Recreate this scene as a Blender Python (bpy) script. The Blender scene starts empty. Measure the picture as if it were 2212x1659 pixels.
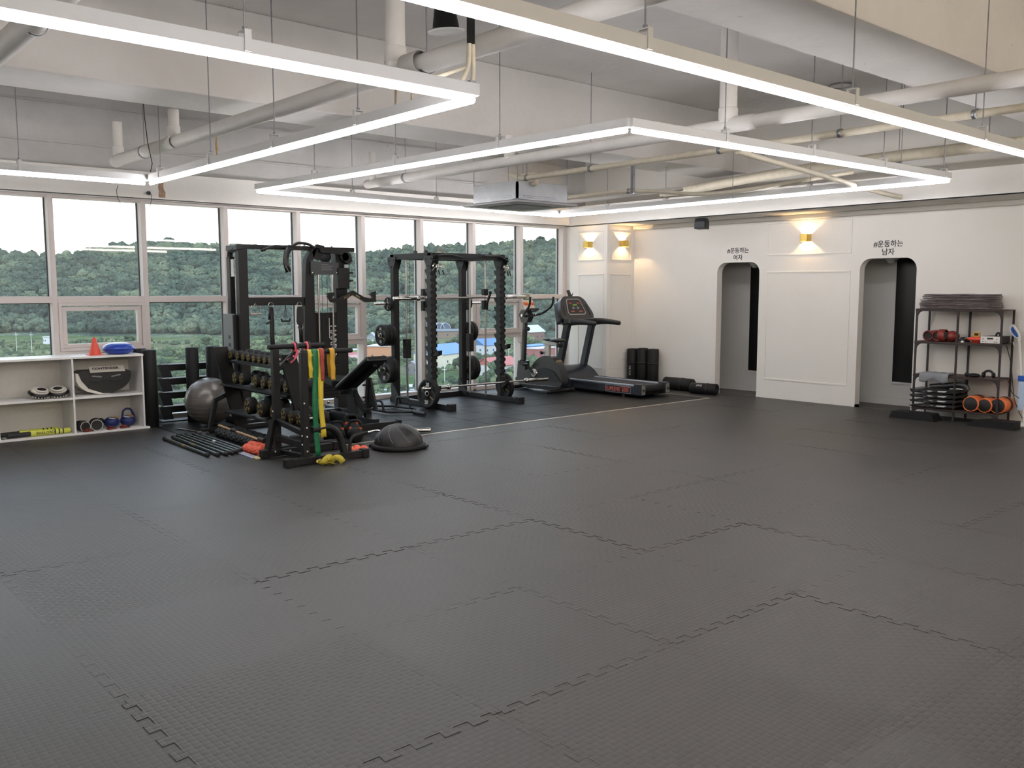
import bpy, math, random
from math import sin, cos, pi, radians, sqrt, hypot, atan2
from mathutils import Vector, Matrix, noise

C = bpy.context.scene.collection
SC = bpy.context.scene

# ------------------------------------------------------------------ camera, sky, exposure
HC = 1.55
PITCH, YAW = radians(5.957), radians(48.886)
cam_data = bpy.data.cameras.new('camera'); cam = bpy.data.objects.new('camera', cam_data); C.objects.link(cam)
fwd = Vector((cos(YAW) * cos(PITCH), sin(YAW) * cos(PITCH), -sin(PITCH)))
rgt = Vector((sin(YAW), -cos(YAW), 0)); upv = rgt.cross(fwd)
M3 = Matrix((rgt, upv, -fwd)).transposed()
cam.matrix_world = Matrix.Translation((0, 0, HC)) @ M3.to_4x4()
cam_data.sensor_width = 36; cam_data.lens = 1949.36 / 2212 * 36
cam_data.clip_start = 0.05; cam_data.clip_end = 6000
SC.camera = cam

SC.view_settings.view_transform = 'Standard'
SC.view_settings.look = 'None'
SC.view_settings.gamma = 1.0
SC.view_settings.use_curve_mapping = False
SC.view_settings.exposure = 0.0

world = bpy.data.worlds.new('evening_sky'); SC.world = world; world.use_nodes = True
wn = world.node_tree; wn.nodes.clear()
w_out = wn.nodes.new('ShaderNodeOutputWorld'); w_bg = wn.nodes.new('ShaderNodeBackground')
w_tc = wn.nodes.new('ShaderNodeTexCoord'); w_sep = wn.nodes.new('ShaderNodeSeparateXYZ'); w_rmp = wn.nodes.new('ShaderNodeValToRGB')
wn.links.new(w_tc.outputs['Generated'], w_sep.inputs[0]); wn.links.new(w_sep.outputs['Z'], w_rmp.inputs[0])
wn.links.new(w_rmp.outputs[0], w_bg.inputs[0]); wn.links.new(w_bg.outputs[0], w_out.inputs[0])
w_rmp.color_ramp.elements[0].position = 0.0; w_rmp.color_ramp.elements[0].color = (1.0, 0.93, 0.84, 1)
w_rmp.color_ramp.elements[1].position = 0.22; w_rmp.color_ramp.elements[1].color = (0.86, 0.93, 1.0, 1)
e_ = w_rmp.color_ramp.elements.new(1.0); e_.color = (0.50, 0.68, 1.0, 1)
w_bg.inputs[1].default_value = 3.0

LED_STRENGTH = 42.0
WARM_WATTS = 9.0

# ------------------------------------------------------------------ materials
def lin(h):
    h = h.lstrip('#'); o = []
    for i in (0, 2, 4):
        v = int(h[i:i + 2], 16) / 255
        o.append(v / 12.92 if v <= 0.04045 else ((v + 0.055) / 1.055) ** 2.4)
    return (o[0], o[1], o[2], 1)
MATS = {}
def mat(name, hexc, rough=0.6, metal=0.0, spec=0.5, var=0.0, vscale=8.0, bump=0.0, bscale=60.0, emit=None, estr=0.0, coat=0.0, sheen=0.0, trans=0.0):
    if name in MATS: return MATS[name]
    m = bpy.data.materials.new(name); m.use_nodes = True; nt = m.node_tree
    b = nt.nodes['Principled BSDF']; col = lin(hexc) if isinstance(hexc, str) else hexc
    b.inputs['Base Color'].default_value = col; b.inputs['Roughness'].default_value = rough
    b.inputs['Metallic'].default_value = metal; b.inputs['Specular IOR Level'].default_value = spec
    b.inputs['Coat Weight'].default_value = coat
    if sheen: b.inputs['Sheen Weight'].default_value = sheen
    if trans: b.inputs['Transmission Weight'].default_value = trans
    if emit: b.inputs['Emission Color'].default_value = lin(emit); b.inputs['Emission Strength'].default_value = estr
    if var > 0 or bump > 0:
        tc = nt.nodes.new('ShaderNodeTexCoord')
    if var > 0:
        n = nt.nodes.new('ShaderNodeTexNoise'); n.inputs['Scale'].default_value = vscale; n.inputs['Detail'].default_value = 5
        nt.links.new(tc.outputs['Object'], n.inputs['Vector'])
        r = nt.nodes.new('ShaderNodeMapRange'); r.inputs['From Min'].default_value = 0.3; r.inputs['From Max'].default_value = 0.7
        r.inputs['To Min'].default_value = 1 - var; r.inputs['To Max'].default_value = 1 + var
        nt.links.new(n.outputs['Fac'], r.inputs['Value'])
        mx = nt.nodes.new('ShaderNodeVectorMath'); mx.operation = 'SCALE'; mx.inputs[0].default_value = col[:3]
        nt.links.new(r.outputs[0], mx.inputs['Scale']); nt.links.new(mx.outputs[0], b.inputs['Base Color'])
    if bump > 0:
        n2 = nt.nodes.new('ShaderNodeTexNoise'); n2.inputs['Scale'].default_value = bscale; n2.inputs['Detail'].default_value = 4
        nt.links.new(tc.outputs['Object'], n2.inputs['Vector'])
        bp = nt.nodes.new('ShaderNodeBump'); bp.inputs['Strength'].default_value = bump; bp.inputs['Distance'].default_value = 0.01
        nt.links.new(n2.outputs['Fac'], bp.inputs['Height']); nt.links.new(bp.outputs[0], b.inputs['Normal'])
    MATS[name] = m
    return m

m_black = mat('black_powder_coat', '#131313', 0.5, 0.0, 0.35, bump=0.05, bscale=300)
m_black2 = mat('charcoal_steel', '#222427', 0.45, 0.2, 0.4)
m_rubber = mat('black_rubber', '#131314', 0.62, spec=.35, var=0.12, vscale=20)
m_vinyl = mat('black_vinyl_pad', '#18191a', 0.38, spec=0.45, bump=0.05, bscale=120)
m_chrome = mat('chrome', '#d6d4d0', 0.12, 1.0)
m_steel = mat('brushed_steel', '#a9a6a2', 0.3, 1.0)
m_zinc = mat('galvanised_steel', '#9a9ca0', 0.4, 0.9, var=0.15, vscale=15)
m_white = mat('white_laminate', '#e6e5e2', 0.4, var=0.02, vscale=3)
m_whitep = mat('white_plastic', '#dcdcda', 0.4)
m_frame = mat('window_frame_aluminium', '#c6beba', 0.45, spec=0.4)
m_gasket = mat('dark_window_gasket', '#3b4247', 0.6)
m_yellow = mat('yellow_print', '#7d6c34', 0.5)
m_gold = mat('brass_lamp_body', '#dcbb60', 0.35, 0.45)
m_beige = mat('beige_grip_tape', '#b59a74', 0.6)
m_wood = mat('light_wood_dowel', '#b8956a', 0.55, var=0.15, vscale=40)
m_print_w = mat('white_print', '#c9c9c7', 0.5)
m_print_k = mat('black_lettering', '#161616', 0.55)
m_darkbrown = mat('dark_brown_shelf_board', '#3d2a22', 0.5, var=0.2, vscale=30)
m_rackiron = mat('dark_iron_rack', '#2a2321', 0.5)
m_mud = mat('taupe_towel', '#5d5354', 0.95, var=0.12, vscale=60, bump=0.5, bscale=400, sheen=0.3)

def plaster(name, hexc, stain=0.03, seam=False, bump=0.12):
    m = bpy.data.materials.new(name); m.use_nodes = True; nt = m.node_tree; b = nt.nodes['Principled BSDF']
    col = lin(hexc); b.inputs['Roughness'].default_value = 0.75; b.inputs['Specular IOR Level'].default_value = 0.3
    g = nt.nodes.new('ShaderNodeNewGeometry')
    n = nt.nodes.new('ShaderNodeTexNoise'); n.inputs['Scale'].default_value = 1.3; n.inputs['Detail'].default_value = 8; n.inputs['Roughness'].default_value = 0.65
    nt.links.new(g.outputs['Position'], n.inputs['Vector'])
    r = nt.nodes.new('ShaderNodeMapRange'); r.inputs['From Min'].default_value = 0.3; r.inputs['From Max'].default_value = 0.75
    r.inputs['To Min'].default_value = 1 + stain; r.inputs['To Max'].default_value = 1 - stain * 1.5
    nt.links.new(n.outputs['Fac'], r.inputs['Value'])
    mx = nt.nodes.new('ShaderNodeVectorMath'); mx.operation = 'SCALE'; mx.inputs[0].default_value = col[:3]
    nt.links.new(r.outputs[0], mx.inputs['Scale'])
    last = mx.outputs[0]
    if seam:   # rough specks and formwork lines of painted concrete
        n3 = nt.nodes.new('ShaderNodeTexNoise'); n3.inputs['Scale'].default_value = 9; n3.inputs['Detail'].default_value = 6
        nt.links.new(g.outputs['Position'], n3.inputs['Vector'])
        cr = nt.nodes.new('ShaderNodeValToRGB'); cr.color_ramp.elements[0].position = 0.23; cr.color_ramp.elements[0].color = (0.6, 0.57, 0.53, 1)
        cr.color_ramp.elements[1].position = 0.29; cr.color_ramp.elements[1].color = (1, 1, 1, 1)
        nt.links.new(n3.outputs['Fac'], cr.inputs[0])
        mm = nt.nodes.new('ShaderNodeVectorMath'); mm.operation = 'MULTIPLY'
        nt.links.new(last, mm.inputs[0]); nt.links.new(cr.outputs[0], mm.inputs[1]); last = mm.outputs[0]
    nt.links.new(last, b.inputs['Base Color'])
    n2 = nt.nodes.new('ShaderNodeTexNoise'); n2.inputs['Scale'].default_value = 35 if not seam else 14; n2.inputs['Detail'].default_value = 6
    nt.links.new(g.outputs['Position'], n2.inputs['Vector'])
    bp = nt.nodes.new('ShaderNodeBump'); bp.inputs['Strength'].default_value = bump; bp.inputs['Distance'].default_value = 0.01
    nt.links.new(n2.outputs['Fac'], bp.inputs['Height']); nt.links.new(bp.outputs[0], b.inputs['Normal'])
    return m
m_wall = plaster('white_wall_paint', '#dfdcd6', 0.015)
m_conc = plaster('white_painted_concrete', '#dcd9d5', 0.05, True, 0.6)
m_conc2 = plaster('shade_greyed_concrete', '#c4c3c1', 0.09, True, 0.7)  # shade of the spandrel recess put into this darker colour
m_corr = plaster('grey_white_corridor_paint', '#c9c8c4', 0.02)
m_pipe = mat('white_painted_pipe', '#dcd9d4', 0.55, var=0.04, vscale=6)
m_wrap = mat('cream_pipe_tape', '#d5cdb9', 0.6, var=0.06, vscale=14)

def foam_material():
    m = bpy.data.materials.new('grey_foam_mat_weave'); m.use_nodes = True; nt = m.node_tree; b = nt.nodes['Principled BSDF']
    N = nt.nodes.new; L = nt.links.new
    tc = N('ShaderNodeTexCoord'); oi = N('ShaderNodeObjectInfo')
    ck = N('ShaderNodeTexChecker'); ck.inputs['Scale'].default_value = 34
    L(tc.outputs['Object'], ck.inputs['Vector'])
    mp = N('ShaderNodeMapping'); mp.inputs['Location'].default_value = (0, 0, 0.31); L(tc.outputs['Object'], mp.inputs['Vector']); L(mp.outputs[0], ck.inputs['Vector'])
    wx = N('ShaderNodeTexWave'); wx.bands_direction = 'X'; wx.inputs['Scale'].default_value = 52
    wy = N('ShaderNodeTexWave'); wy.bands_direction = 'Y'; wy.inputs['Scale'].default_value = 52
    L(tc.outputs['Object'], wx.inputs['Vector']); L(tc.outputs['Object'], wy.inputs['Vector'])
    mx = N('ShaderNodeMix'); mx.data_type = 'FLOAT'; L(ck.outputs['Fac'], mx.inputs[0]); L(wx.outputs['Fac'], mx.inputs[2]); L(wy.outputs['Fac'], mx.inputs[3])
    # pillow shape of every weave cell
    s1 = N('ShaderNodeVectorMath'); s1.operation = 'SCALE'; s1.inputs['Scale'].default_value = 34; L(tc.outputs['Object'], s1.inputs[0])
    s2 = N('ShaderNodeVectorMath'); s2.operation = 'FRACTION'; L(s1.outputs[0], s2.inputs[0])
    sp = N('ShaderNodeSeparateXYZ'); L(s2.outputs[0], sp.inputs[0])
    def tri(o):
        a = N('ShaderNodeMath'); a.operation = 'SUBTRACT'; a.inputs[1].default_value = 0.5; L(o, a.inputs[0])
        c = N('ShaderNodeMath'); c.operation = 'ABSOLUTE'; L(a.outputs[0], c.inputs[0])
        d = N('ShaderNodeMath'); d.operation = 'POWER'; d.inputs[1].default_value = 3; L(c.outputs[0], d.inputs[0]); return d
    ad = N('ShaderNodeMath'); ad.operation = 'ADD'; L(tri(sp.outputs[0]).outputs[0], ad.inputs[0]); L(tri(sp.outputs[1]).outputs[0], ad.inputs[1])
    h = N('ShaderNodeMath'); h.operation = 'MULTIPLY_ADD'; h.inputs[1].default_value = -7.0; L(ad.outputs[0], h.inputs[0]); L(ck.outputs['Fac'], h.inputs[2])
    h2 = N('ShaderNodeMath'); h2.operation = 'MULTIPLY_ADD'; h2.inputs[1].default_value = 0.45; L(mx.outputs[0], h2.inputs[0]); L(h.outputs[0], h2.inputs[2])
    bp = N('ShaderNodeBump'); bp.inputs['Distance'].default_value = 0.002
    rs = N('ShaderNodeMapRange'); rs.inputs['To Min'].default_value = 0.22; rs.inputs['To Max'].default_value = 0.75; L(oi.outputs['Random'], rs.inputs['Value']); L(rs.outputs[0], bp.inputs['Strength'])
    L(h2.outputs[0], bp.inputs['Height']); L(bp.outputs[0], b.inputs['Normal'])
    n = N('ShaderNodeTexNoise'); n.inputs['Scale'].default_value = 0.9; n.inputs['Detail'].default_value = 6
    g = N('ShaderNodeNewGeometry'); L(g.outputs['Position'], n.inputs['Vector'])
    r1 = N('ShaderNodeMapRange'); r1.inputs['From Min'].default_value = 0.3; r1.inputs['From Max'].default_value = 0.7; r1.inputs['To Min'].default_value = 0.9; r1.inputs['To Max'].default_value = 1.1
    L(n.outputs['Fac'], r1.inputs['Value'])
    r2 = N('ShaderNodeMapRange'); r2.inputs['To Min'].default_value = 0.9; r2.inputs['To Max'].default_value = 1.08; L(oi.outputs['Random'], r2.inputs['Value'])
    # cell tone: ribs across look darker
    ct = N('ShaderNodeMath'); ct.operation = 'MULTIPLY_ADD'; ct.inputs[1].default_value = -0.13; ct.inputs[2].default_value = 1.06; L(ck.outputs['Fac'], ct.inputs[0])
    ng = N('ShaderNodeTexNoise'); ng.inputs['Scale'].default_value = 260; ng.inputs['Detail'].default_value = 2; L(tc.outputs['Object'], ng.inputs['Vector'])
    rg_ = N('ShaderNodeMapRange'); rg_.inputs['From Min'].default_value = .3; rg_.inputs['From Max'].default_value = .7; rg_.inputs['To Min'].default_value = .72; rg_.inputs['To Max'].default_value = 1.3; L(ng.outputs['Fac'], rg_.inputs['Value'])
    p0 = N('ShaderNodeMath'); p0.operation = 'MULTIPLY'; L(r1.outputs[0], p0.inputs[0]); L(rg_.outputs[0], p0.inputs[1])
    p1 = N('ShaderNodeMath'); p1.operation = 'MULTIPLY'; L(p0.outputs[0], p1.inputs[0]); L(r2.outputs[0], p1.inputs[1])
    p2 = N('ShaderNodeMath'); p2.operation = 'MULTIPLY'; L(p1.outputs[0], p2.inputs[0]); L(ct.outputs[0], p2.inputs[1])
    v = N('ShaderNodeVectorMath'); v.operation = 'SCALE'; v.inputs[0].default_value = lin('#373533')[:3]; L(p2.outputs[0], v.inputs['Scale'])
    L(v.outputs[0], b.inputs['Base Color'])
    b.inputs['Roughness'].default_value = 0.44; b.inputs['Specular IOR Level'].default_value = 0.5
    return m
m_foam = foam_material()
m_seam = mat('dark_joint', '#0f0f10', 0.9)
m_tile = mat('black_rubber_tile', '#0e0f11', 0.5, spec=0.28, var=0.1, vscale=7, bump=0.15, bscale=220)

def glass_material():
    m = bpy.data.materials.new('clear_window_glass'); m.use_nodes = True; nt = m.node_tree; nt.nodes.clear()
    o = nt.nodes.new('ShaderNodeOutputMaterial'); mx = nt.nodes.new('ShaderNodeMixShader'); t = nt.nodes.new('ShaderNodeBsdfTransparent'); g = nt.nodes.new('ShaderNodeBsdfGlossy')
    f = nt.nodes.new('ShaderNodeFresnel'); f.inputs['IOR'].default_value = 1.5
    t.inputs[0].default_value = (0.90, 0.93, 0.93, 1); g.inputs['Roughness'].default_value = 0.02
    ad = nt.nodes.new('ShaderNodeMath'); ad.operation = 'MULTIPLY'; ad.inputs[1].default_value = 1.3
    ge = nt.nodes.new('ShaderNodeNewGeometry'); iv = nt.nodes.new('ShaderNodeMath'); iv.operation = 'SUBTRACT'; iv.inputs[0].default_value = 1.0
    m2 = nt.nodes.new('ShaderNodeMath'); m2.operation = 'MULTIPLY'; nt.links.new(ge.outputs['Backfacing'], iv.inputs[1])
    nt.links.new(f.outputs[0], ad.inputs[0]); nt.links.new(ad.outputs[0], m2.inputs[0]); nt.links.new(iv.outputs[0], m2.inputs[1]); nt.links.new(m2.outputs[0], mx.inputs[0])
    tl = nt.nodes.new('ShaderNodeBsdfTranslucent'); tl.inputs[0].default_value = (0.85, 0.9, 0.95, 1); dm = nt.nodes.new('ShaderNodeMixShader'); dm.inputs[0].default_value = 0.022
    nt.links.new(t.outputs[0], dm.inputs[1]); nt.links.new(tl.outputs[0], dm.inputs[2]); nt.links.new(dm.outputs[0], mx.inputs[1]); nt.links.new(g.outputs[0], mx.inputs[2]); nt.links.new(mx.outputs[0], o.inputs[0])
    return m
m_glass = glass_material()
def emis(name, col, s):
    m = bpy.data.materials.new(name); m.use_nodes = True; nt = m.node_tree; nt.nodes.clear()
    o = nt.nodes.new('ShaderNodeOutputMaterial'); e = nt.nodes.new('ShaderNodeEmission'); e.inputs[0].default_value = col; e.inputs[1].default_value = s
    nt.links.new(e.outputs[0], o.inputs[0]); return m
m_led = emis('cool_white_led_tube', (1.0, 0.97, 1.0, 1), LED_STRENGTH)
m_warm = emis('warm_led', (1.0, 0.74, 0.42, 1), 8.0)

# ------------------------------------------------------------------ mesh helpers
class B:
    def __init__(s): s.v = []; s.f = []; s.sm = []
    def add(s, vs, fs, smooth=False):
        k = len(s.v); s.v += [tuple(v) for v in vs]; s.f += [tuple(i + k for i in f) for f in fs]; s.sm += [smooth] * len(fs); return s
    def box(s, c, d, rz=0, ry=0, rx=0):
        x, y, z = d[0] / 2, d[1] / 2, d[2] / 2
        P = [Vector((a, b, e)) for a in (-x, x) for b in (-y, y) for e in (-z, z)]
        if rz or ry or rx:
            R = Matrix.Rotation(rz, 3, 'Z') @ Matrix.Rotation(ry, 3, 'Y') @ Matrix.Rotation(rx, 3, 'X'); P = [R @ p for p in P]
        c = Vector(c)
        return s.add([p + c for p in P], [(0, 1, 3, 2), (4, 6, 7, 5), (0, 4, 5, 1), (2, 3, 7, 6), (0, 2, 6, 4), (1, 5, 7, 3)])
    def b2(s, lo, hi): return s.box([(a + b) / 2 for a, b in zip(lo, hi)], [abs(b - a) for a, b in zip(lo, hi)])
    def frame(s, d):
        d = Vector(d).normalized(); u = Vector((0, 0, 1)) if abs(d.z) < 0.95 else Vector((0, 1, 0))
        a = d.cross(u).normalized(); return a, a.cross(d).normalized()
    def bar(s, p, q, w, h):
        p, q = Vector(p), Vector(q); a, b = s.frame(q - p); a = a * w / 2; b = b * h / 2
        P = [p - a - b, p + a - b, p + a + b, p - a + b, q - a - b, q + a - b, q + a + b, q - a + b]
        return s.add(P, [(3, 2, 1, 0), (4, 5, 6, 7), (0, 1, 5, 4), (1, 2, 6, 5), (2, 3, 7, 6), (3, 0, 4, 7)])
    def cyl(s, p, q, r, r2=None, n=16, cap=True):
        r2 = r if r2 is None else r2; p, q = Vector(p), Vector(q); a, b = s.frame(q - p)
        P = []; 
        for i in range(n):
            t = 2 * pi * i / n; e = a * cos(t) + b * sin(t); P += [p + e * r, q + e * r2]
        s.add(P, [(2 * i, 2 * ((i + 1) % n), 2 * ((i + 1) % n) + 1, 2 * i + 1) for i in range(n)], True)
        if cap:
            s.add(P[0::2], [tuple(range(n))[::-1]]); s.add(P[1::2], [tuple(range(n))])
        return s
    def tube(s, pts, r, n=8, closed=False, flat=None):
        pts = [Vector(p) for p in pts]; m = len(pts); P = []; prev = None
        for i in range(m):
            if closed: t = (pts[(i + 1) % m] - pts[i - 1])
            else: t = pts[min(i + 1, m - 1)] - pts[max(i - 1, 0)]
            t.normalize()
            if prev is None: a, b = s.frame(t)
            else:
                a = prev - t * prev.dot(t)
                if a.length < 1e-6: a, _ = s.frame(t)
                a.normalize(); b = a.cross(t).normalized()
            prev = a
            rr = r[i] if isinstance(r, (list, tuple)) else r
            for k in range(n):
                th = 2 * pi * k / n
                P.append(pts[i] + (a * cos(th) + b * sin(th) * (flat or 1)) * rr)
        F = []
        for i in range(m if closed else m - 1):
            j = (i + 1) % m
            for k in range(n):
                F.append((i * n + k, i * n + (k + 1) % n, j * n + (k + 1) % n, j * n + k))
        s.add(P, F, True)
        if not closed:
            s.add(P[:n], [tuple(range(n))[::-1]]); s.add(P[-n:], [tuple(range(n))])
        return s
    def lathe(s, prof, at=(0, 0, 0), axis='Z', n=24):
        P = []; m = len(prof)
        for i in range(n):
            t = 2 * pi * i / n
            for r, z in prof:
                x, y = r * cos(t), r * sin(t)
                p = {'Z': (x, y, z), 'X': (z, x, y), 'Y': (y, z, x)}[axis]
                P.append((p[0] + at[0], p[1] + at[1], p[2] + at[2]))
        F = [(i * m + k, ((i + 1) % n) * m + k, ((i + 1) % n) * m + k + 1, i * m + k + 1) for i in range(n) for k in range(m - 1)]
        return s.add(P, F, True)
    def sph(s, c, r, sc=(1, 1, 1), n=16, m=10, rot=None):
        P = []; c = Vector(c)
        for j in range(m + 1):
            ph = pi * j / m
            for i in range(n):
                t = 2 * pi * i / n
                p = Vector((sin(ph) * cos(t) * r * sc[0], sin(ph) * sin(t) * r * sc[1], cos(ph) * r * sc[2]))
                P.append(c + ((rot @ p) if rot else p))
        return s.add(P, [(j * n + i, (j + 1) * n + i, (j + 1) * n + (i + 1) % n, j * n + (i + 1) % n) for j in range(m) for i in range(n)], True)
    def prism(s, poly, ax, d0, d1, smooth=False):
        n = len(poly)
        def P(u, v, d): return {'X': (d, u, v), 'Y': (u, d, v), 'Z': (u, v, d)}[ax]
        vs = [P(u, v, d0) for u, v in poly] + [P(u, v, d1) for u, v in poly]
        s.add(vs, [tuple(range(n))[::-1], tuple(range(n, 2 * n))])
        s.add(vs, [(i, (i + 1) % n, n + (i + 1) % n, n + i) for i in range(n)], smooth); return s
    def torus(s, c, R, r, ax='X', n=24, m=6, sq=1):
        c = Vector(c); pts = []
        for i in range(n):
            t = 2 * pi * i / n
            pts.append(c + Vector({'X': (0, R * cos(t), R * sin(t) * sq), 'Y': (R * cos(t), 0, R * sin(t) * sq), 'Z': (R * cos(t), R * sin(t) * sq, 0)}[ax]))
        return s.tube(pts, r, m, True)
    def build(s, name, m, parent=None, bevel=0, fix=True, **kw):
        me = bpy.data.meshes.new(name); me.from_pydata(s.v, [], s.f); me.polygons.foreach_set('use_smooth', s.sm)
        if fix:
            import bmesh
            bm = bmesh.new(); bm.from_mesh(me); bmesh.ops.recalc_face_normals(bm, faces=bm.faces); bm.to_mesh(me); bm.free()
        me.materials.append(m); me.update()
        o = bpy.data.objects.new(name, me); C.objects.link(o)
        if parent is not None: o.parent = parent
        if bevel:
            bv = o.modifiers.new('bevel', 'BEVEL'); bv.width = bevel; bv.segments = 2; bv.limit_method = 'ANGLE'; bv.angle_limit = radians(50)
        for k, v in kw.items(): o[k] = v
        return o
def fillet(pts, r, n=5):
    pts = [Vector(p) for p in pts]; out = [pts[0]]
    for i in range(1, len(pts) - 1):
        a, b, c = pts[i - 1], pts[i], pts[i + 1]; d1 = (a - b); d2 = (c - b); rr = min(r, d1.length * 0.48, d2.length * 0.48)
        p, q = b + d1.normalized() * rr, b + d2.normalized() * rr
        for k in range(n + 1):
            t = k / n; out.append(p * (1 - t) ** 2 + b * 2 * t * (1 - t) + q * t ** 2)
    out.append(pts[-1]); return out
def soft(poly, r, n=4):
    out = []; N = len(poly)
    for i in range(N):
        a, b, c = (Vector((q[0], q[1], 0)) for q in (poly[i - 1], poly[i], poly[(i + 1) % N])); d1 = a - b; d2 = c - b
        rr = min(r, d1.length * .45, d2.length * .45); p_, q_ = b + d1.normalized() * rr, b + d2.normalized() * rr
        for k in range(n + 1):
            t = k / n; v = p_ * (1 - t) ** 2 + b * 2 * t * (1 - t) + q_ * t ** 2; out.append((v.x, v.y))
    return out
def thing(name, label, cat, loc=(0, 0, 0), rz=0, group=None):
    o = bpy.data.objects.new(name, None); C.objects.link(o); o.empty_display_size = 0.1
    o.location = loc; o.rotation_euler = (0, 0, rz); o['label'] = label; o['category'] = cat
    if group: o['group'] = group
    return o
def tag(o, label, cat, group=None, kind=None):
    o['label'] = label; o['category'] = cat
    if group: o['group'] = group
    if kind: o['kind'] = kind
    return o
def struct(o): o['kind'] = 'structure'; return o
def dup(root, loc=None, rz=None, label=None, group=None):
    def cp(o, par):
        c = o.copy(); C.objects.link(c); c.parent = par
        for ch in list(o.children): cp(ch, c)
        return c
    r = cp(root, None)
    if loc is not None: r.location = loc
    if rz is not None: r.rotation_euler = (0, 0, rz)
    if label: r['label'] = label
    if group: r['group'] = group
    return r
def text_mesh(name, body, size, loc, rot, m, parent=None, extr=0.0008, align='CENTER', bold=0.0, sx=1.0):
    cu = bpy.data.curves.new(name, 'FONT'); cu.body = body; cu.size = size; cu.extrude = extr; cu.align_x = align; cu.align_y = 'CENTER'; cu.offset = bold
    cu.resolution_u = 3
    o = bpy.data.objects.new(name, cu); C.objects.link(o)
    dg = bpy.context.evaluated_depsgraph_get(); dg.update()
    me = bpy.data.meshes.new_from_object(o.evaluated_get(dg)); bpy.data.objects.remove(o); bpy.data.curves.remove(cu)
    me.name = name; me.materials.clear(); me.materials.append(m)
    n = bpy.data.objects.new(name, me); C.objects.link(n); n.location = loc; n.rotation_euler = rot; n.scale = (sx, 1, 1)
    if parent is not None: n.parent = parent
    return n
NTH = ['first', 'second', 'third', 'fourth', 'fifth', 'sixth', 'seventh', 'eighth', 'ninth', 'tenth', 'eleventh', 'twelfth']
R90 = pi / 2

# ------------------------------------------------------------------ the setting
XW, YG = 11.28, 10.85          # face of the right wall, face of the window frames
ZC, ZB = 4.0, 3.22             # slab underside, beam underside
XL, YB = -3.0, -3.5            # far walls behind the camera
floor = struct(B().b2((XL, YB, -0.14), (13.2, 11.2, -0.016)).build('floor', m_seam))
ceiling = struct(B().b2((XL, YB, ZC), (13.2, 11.3, ZC + 0.2)).build('ceiling', m_conc))
for y0, y1 in ((7.77, 8.5), (2.95, 3.62), (-2.2, -1.5)):
    b = B()
    # rough lower arris: a few small steps along both edges
    b.b2((XL, y0, ZB), (XW + 0.3, y1, ZC)); o = b.build('beam', m_conc, ceiling, bevel=0.012)
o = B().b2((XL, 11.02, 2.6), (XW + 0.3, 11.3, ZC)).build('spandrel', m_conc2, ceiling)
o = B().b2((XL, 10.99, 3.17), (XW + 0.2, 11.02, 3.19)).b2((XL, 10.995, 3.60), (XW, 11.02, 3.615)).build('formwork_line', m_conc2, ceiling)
struct(B().b2((XL - 0.15, YB, -0.016), (XL, 11.2, ZC)).build('wall_left', m_wall))
struct(B().b2((XL, YB - 0.15, -0.016), (13.2, YB, ZC)).build('wall_back', m_wall))

# right wall with the two arched openings, one outline extruded
def arch(y0, y1, zt, r, z0=-0.016):
    out = [(y0, z0)]
    for k in range(9):
        t = pi - (pi / 2) * k / 8; out.append((y0 + r + r * cos(t), zt - r + r * sin(t)))
    for k in range(9):
        t = pi / 2 - (pi / 2) * k / 8; out.append((y1 - r + r * cos(t), zt - r + r * sin(t)))
    return out + [(y1, z0)]
D1, D2 = (7.512, 8.245), (5.235, 5.987)
poly = [(YB, -0.016)] + arch(D2[0], D2[1], 1.955, 0.15) + arch(D1[0], D1[1], 1.95, 0.15) + [(11.02, -0.016), (11.02, ZC), (YB, ZC)]
wall_right = struct(B().prism(poly, 'X', XW, XW + 0.125).build('wall_right', m_wall))
# plinth blocks at the door jambs
for y in (D1[0], D2[0] + 0, D2[1], D1[1]):
    s_ = -1 if y in (D1[0], D2[0]) else 1
B().b2((XW - 0.006, D1[0] - 0.03, -0.016), (XW + 0.13, D1[0], 0.02)).b2((XW - 0.006, D2[1], -0.016), (XW + 0.13, D2[1] + 0.02, 0.03)).build('jamb_foot', m_wall, wall_right)
# corner column
col = B().b2((10.63, 9.885, -0.016), (XW + 0.02, 10.72, 2.58)).build('column', m_wall, wall_right)
B().b2((10.68, 10.72, -0.016), (10.9, 10.9, 2.6)).build('column_return', m_wall, wall_right)
# picture-frame mouldings
def moulding(name, ax, at, u0, u1, z0, z1, par, out=-1):
    b = B(); w, t = 0.024, 0.008
    def seg(ua, ub, za, zb):
        if ax == 'X': b.b2((at, ua, za), (at + out * t, ub, zb)); b.b2((at, ua + 0.007 * (ub - ua > 0.05), za + 0.007 * (zb - za > 0.05)), (at, ub, zb))
        else: b.b2((ua, at, za), (ub, at + out * t, zb))
    if ax == 'X':
        P = [((at, u0, z0), (at + out * t, u1, z0 + w)), ((at, u0, z1 - w), (at + out * t, u1, z1)), ((at, u0, z0 + w), (at + out * t, u0 + w, z1 - w)), ((at, u1 - w, z0 + w), (at + out * t, u1, z1 - w))]
    else:
        P = [((u0, at, z0), (u1, at + out * t, z0 + w)), ((u0, at, z1 - w), (u1, at + out * t, z1)), ((u0, at, z0 + w), (u0 + w, at + out * t, z1 - w)), ((u1 - w, at, z0 + w), (u1, at + out * t, z1 - w))]
    for lo, hi in P: b.b2(lo, hi)
    return b.build(name, m_wall, par, bevel=0.003)
moulding('panel_moulding', 'X', XW, 6.11, 7.40, 0.265, 1.81, wall_right)
moulding('panel_moulding', 'X', XW, 6.11, 7.40, 2.03, 2.495, wall_right)
moulding('panel_moulding', 'X', 10.63, 9.96, 10.53, 2.02, 2.475, wall_right)
moulding('panel_moulding', 'X', 10.63, 9.96, 10.53, 0.28, 1.81, wall_right)
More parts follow.
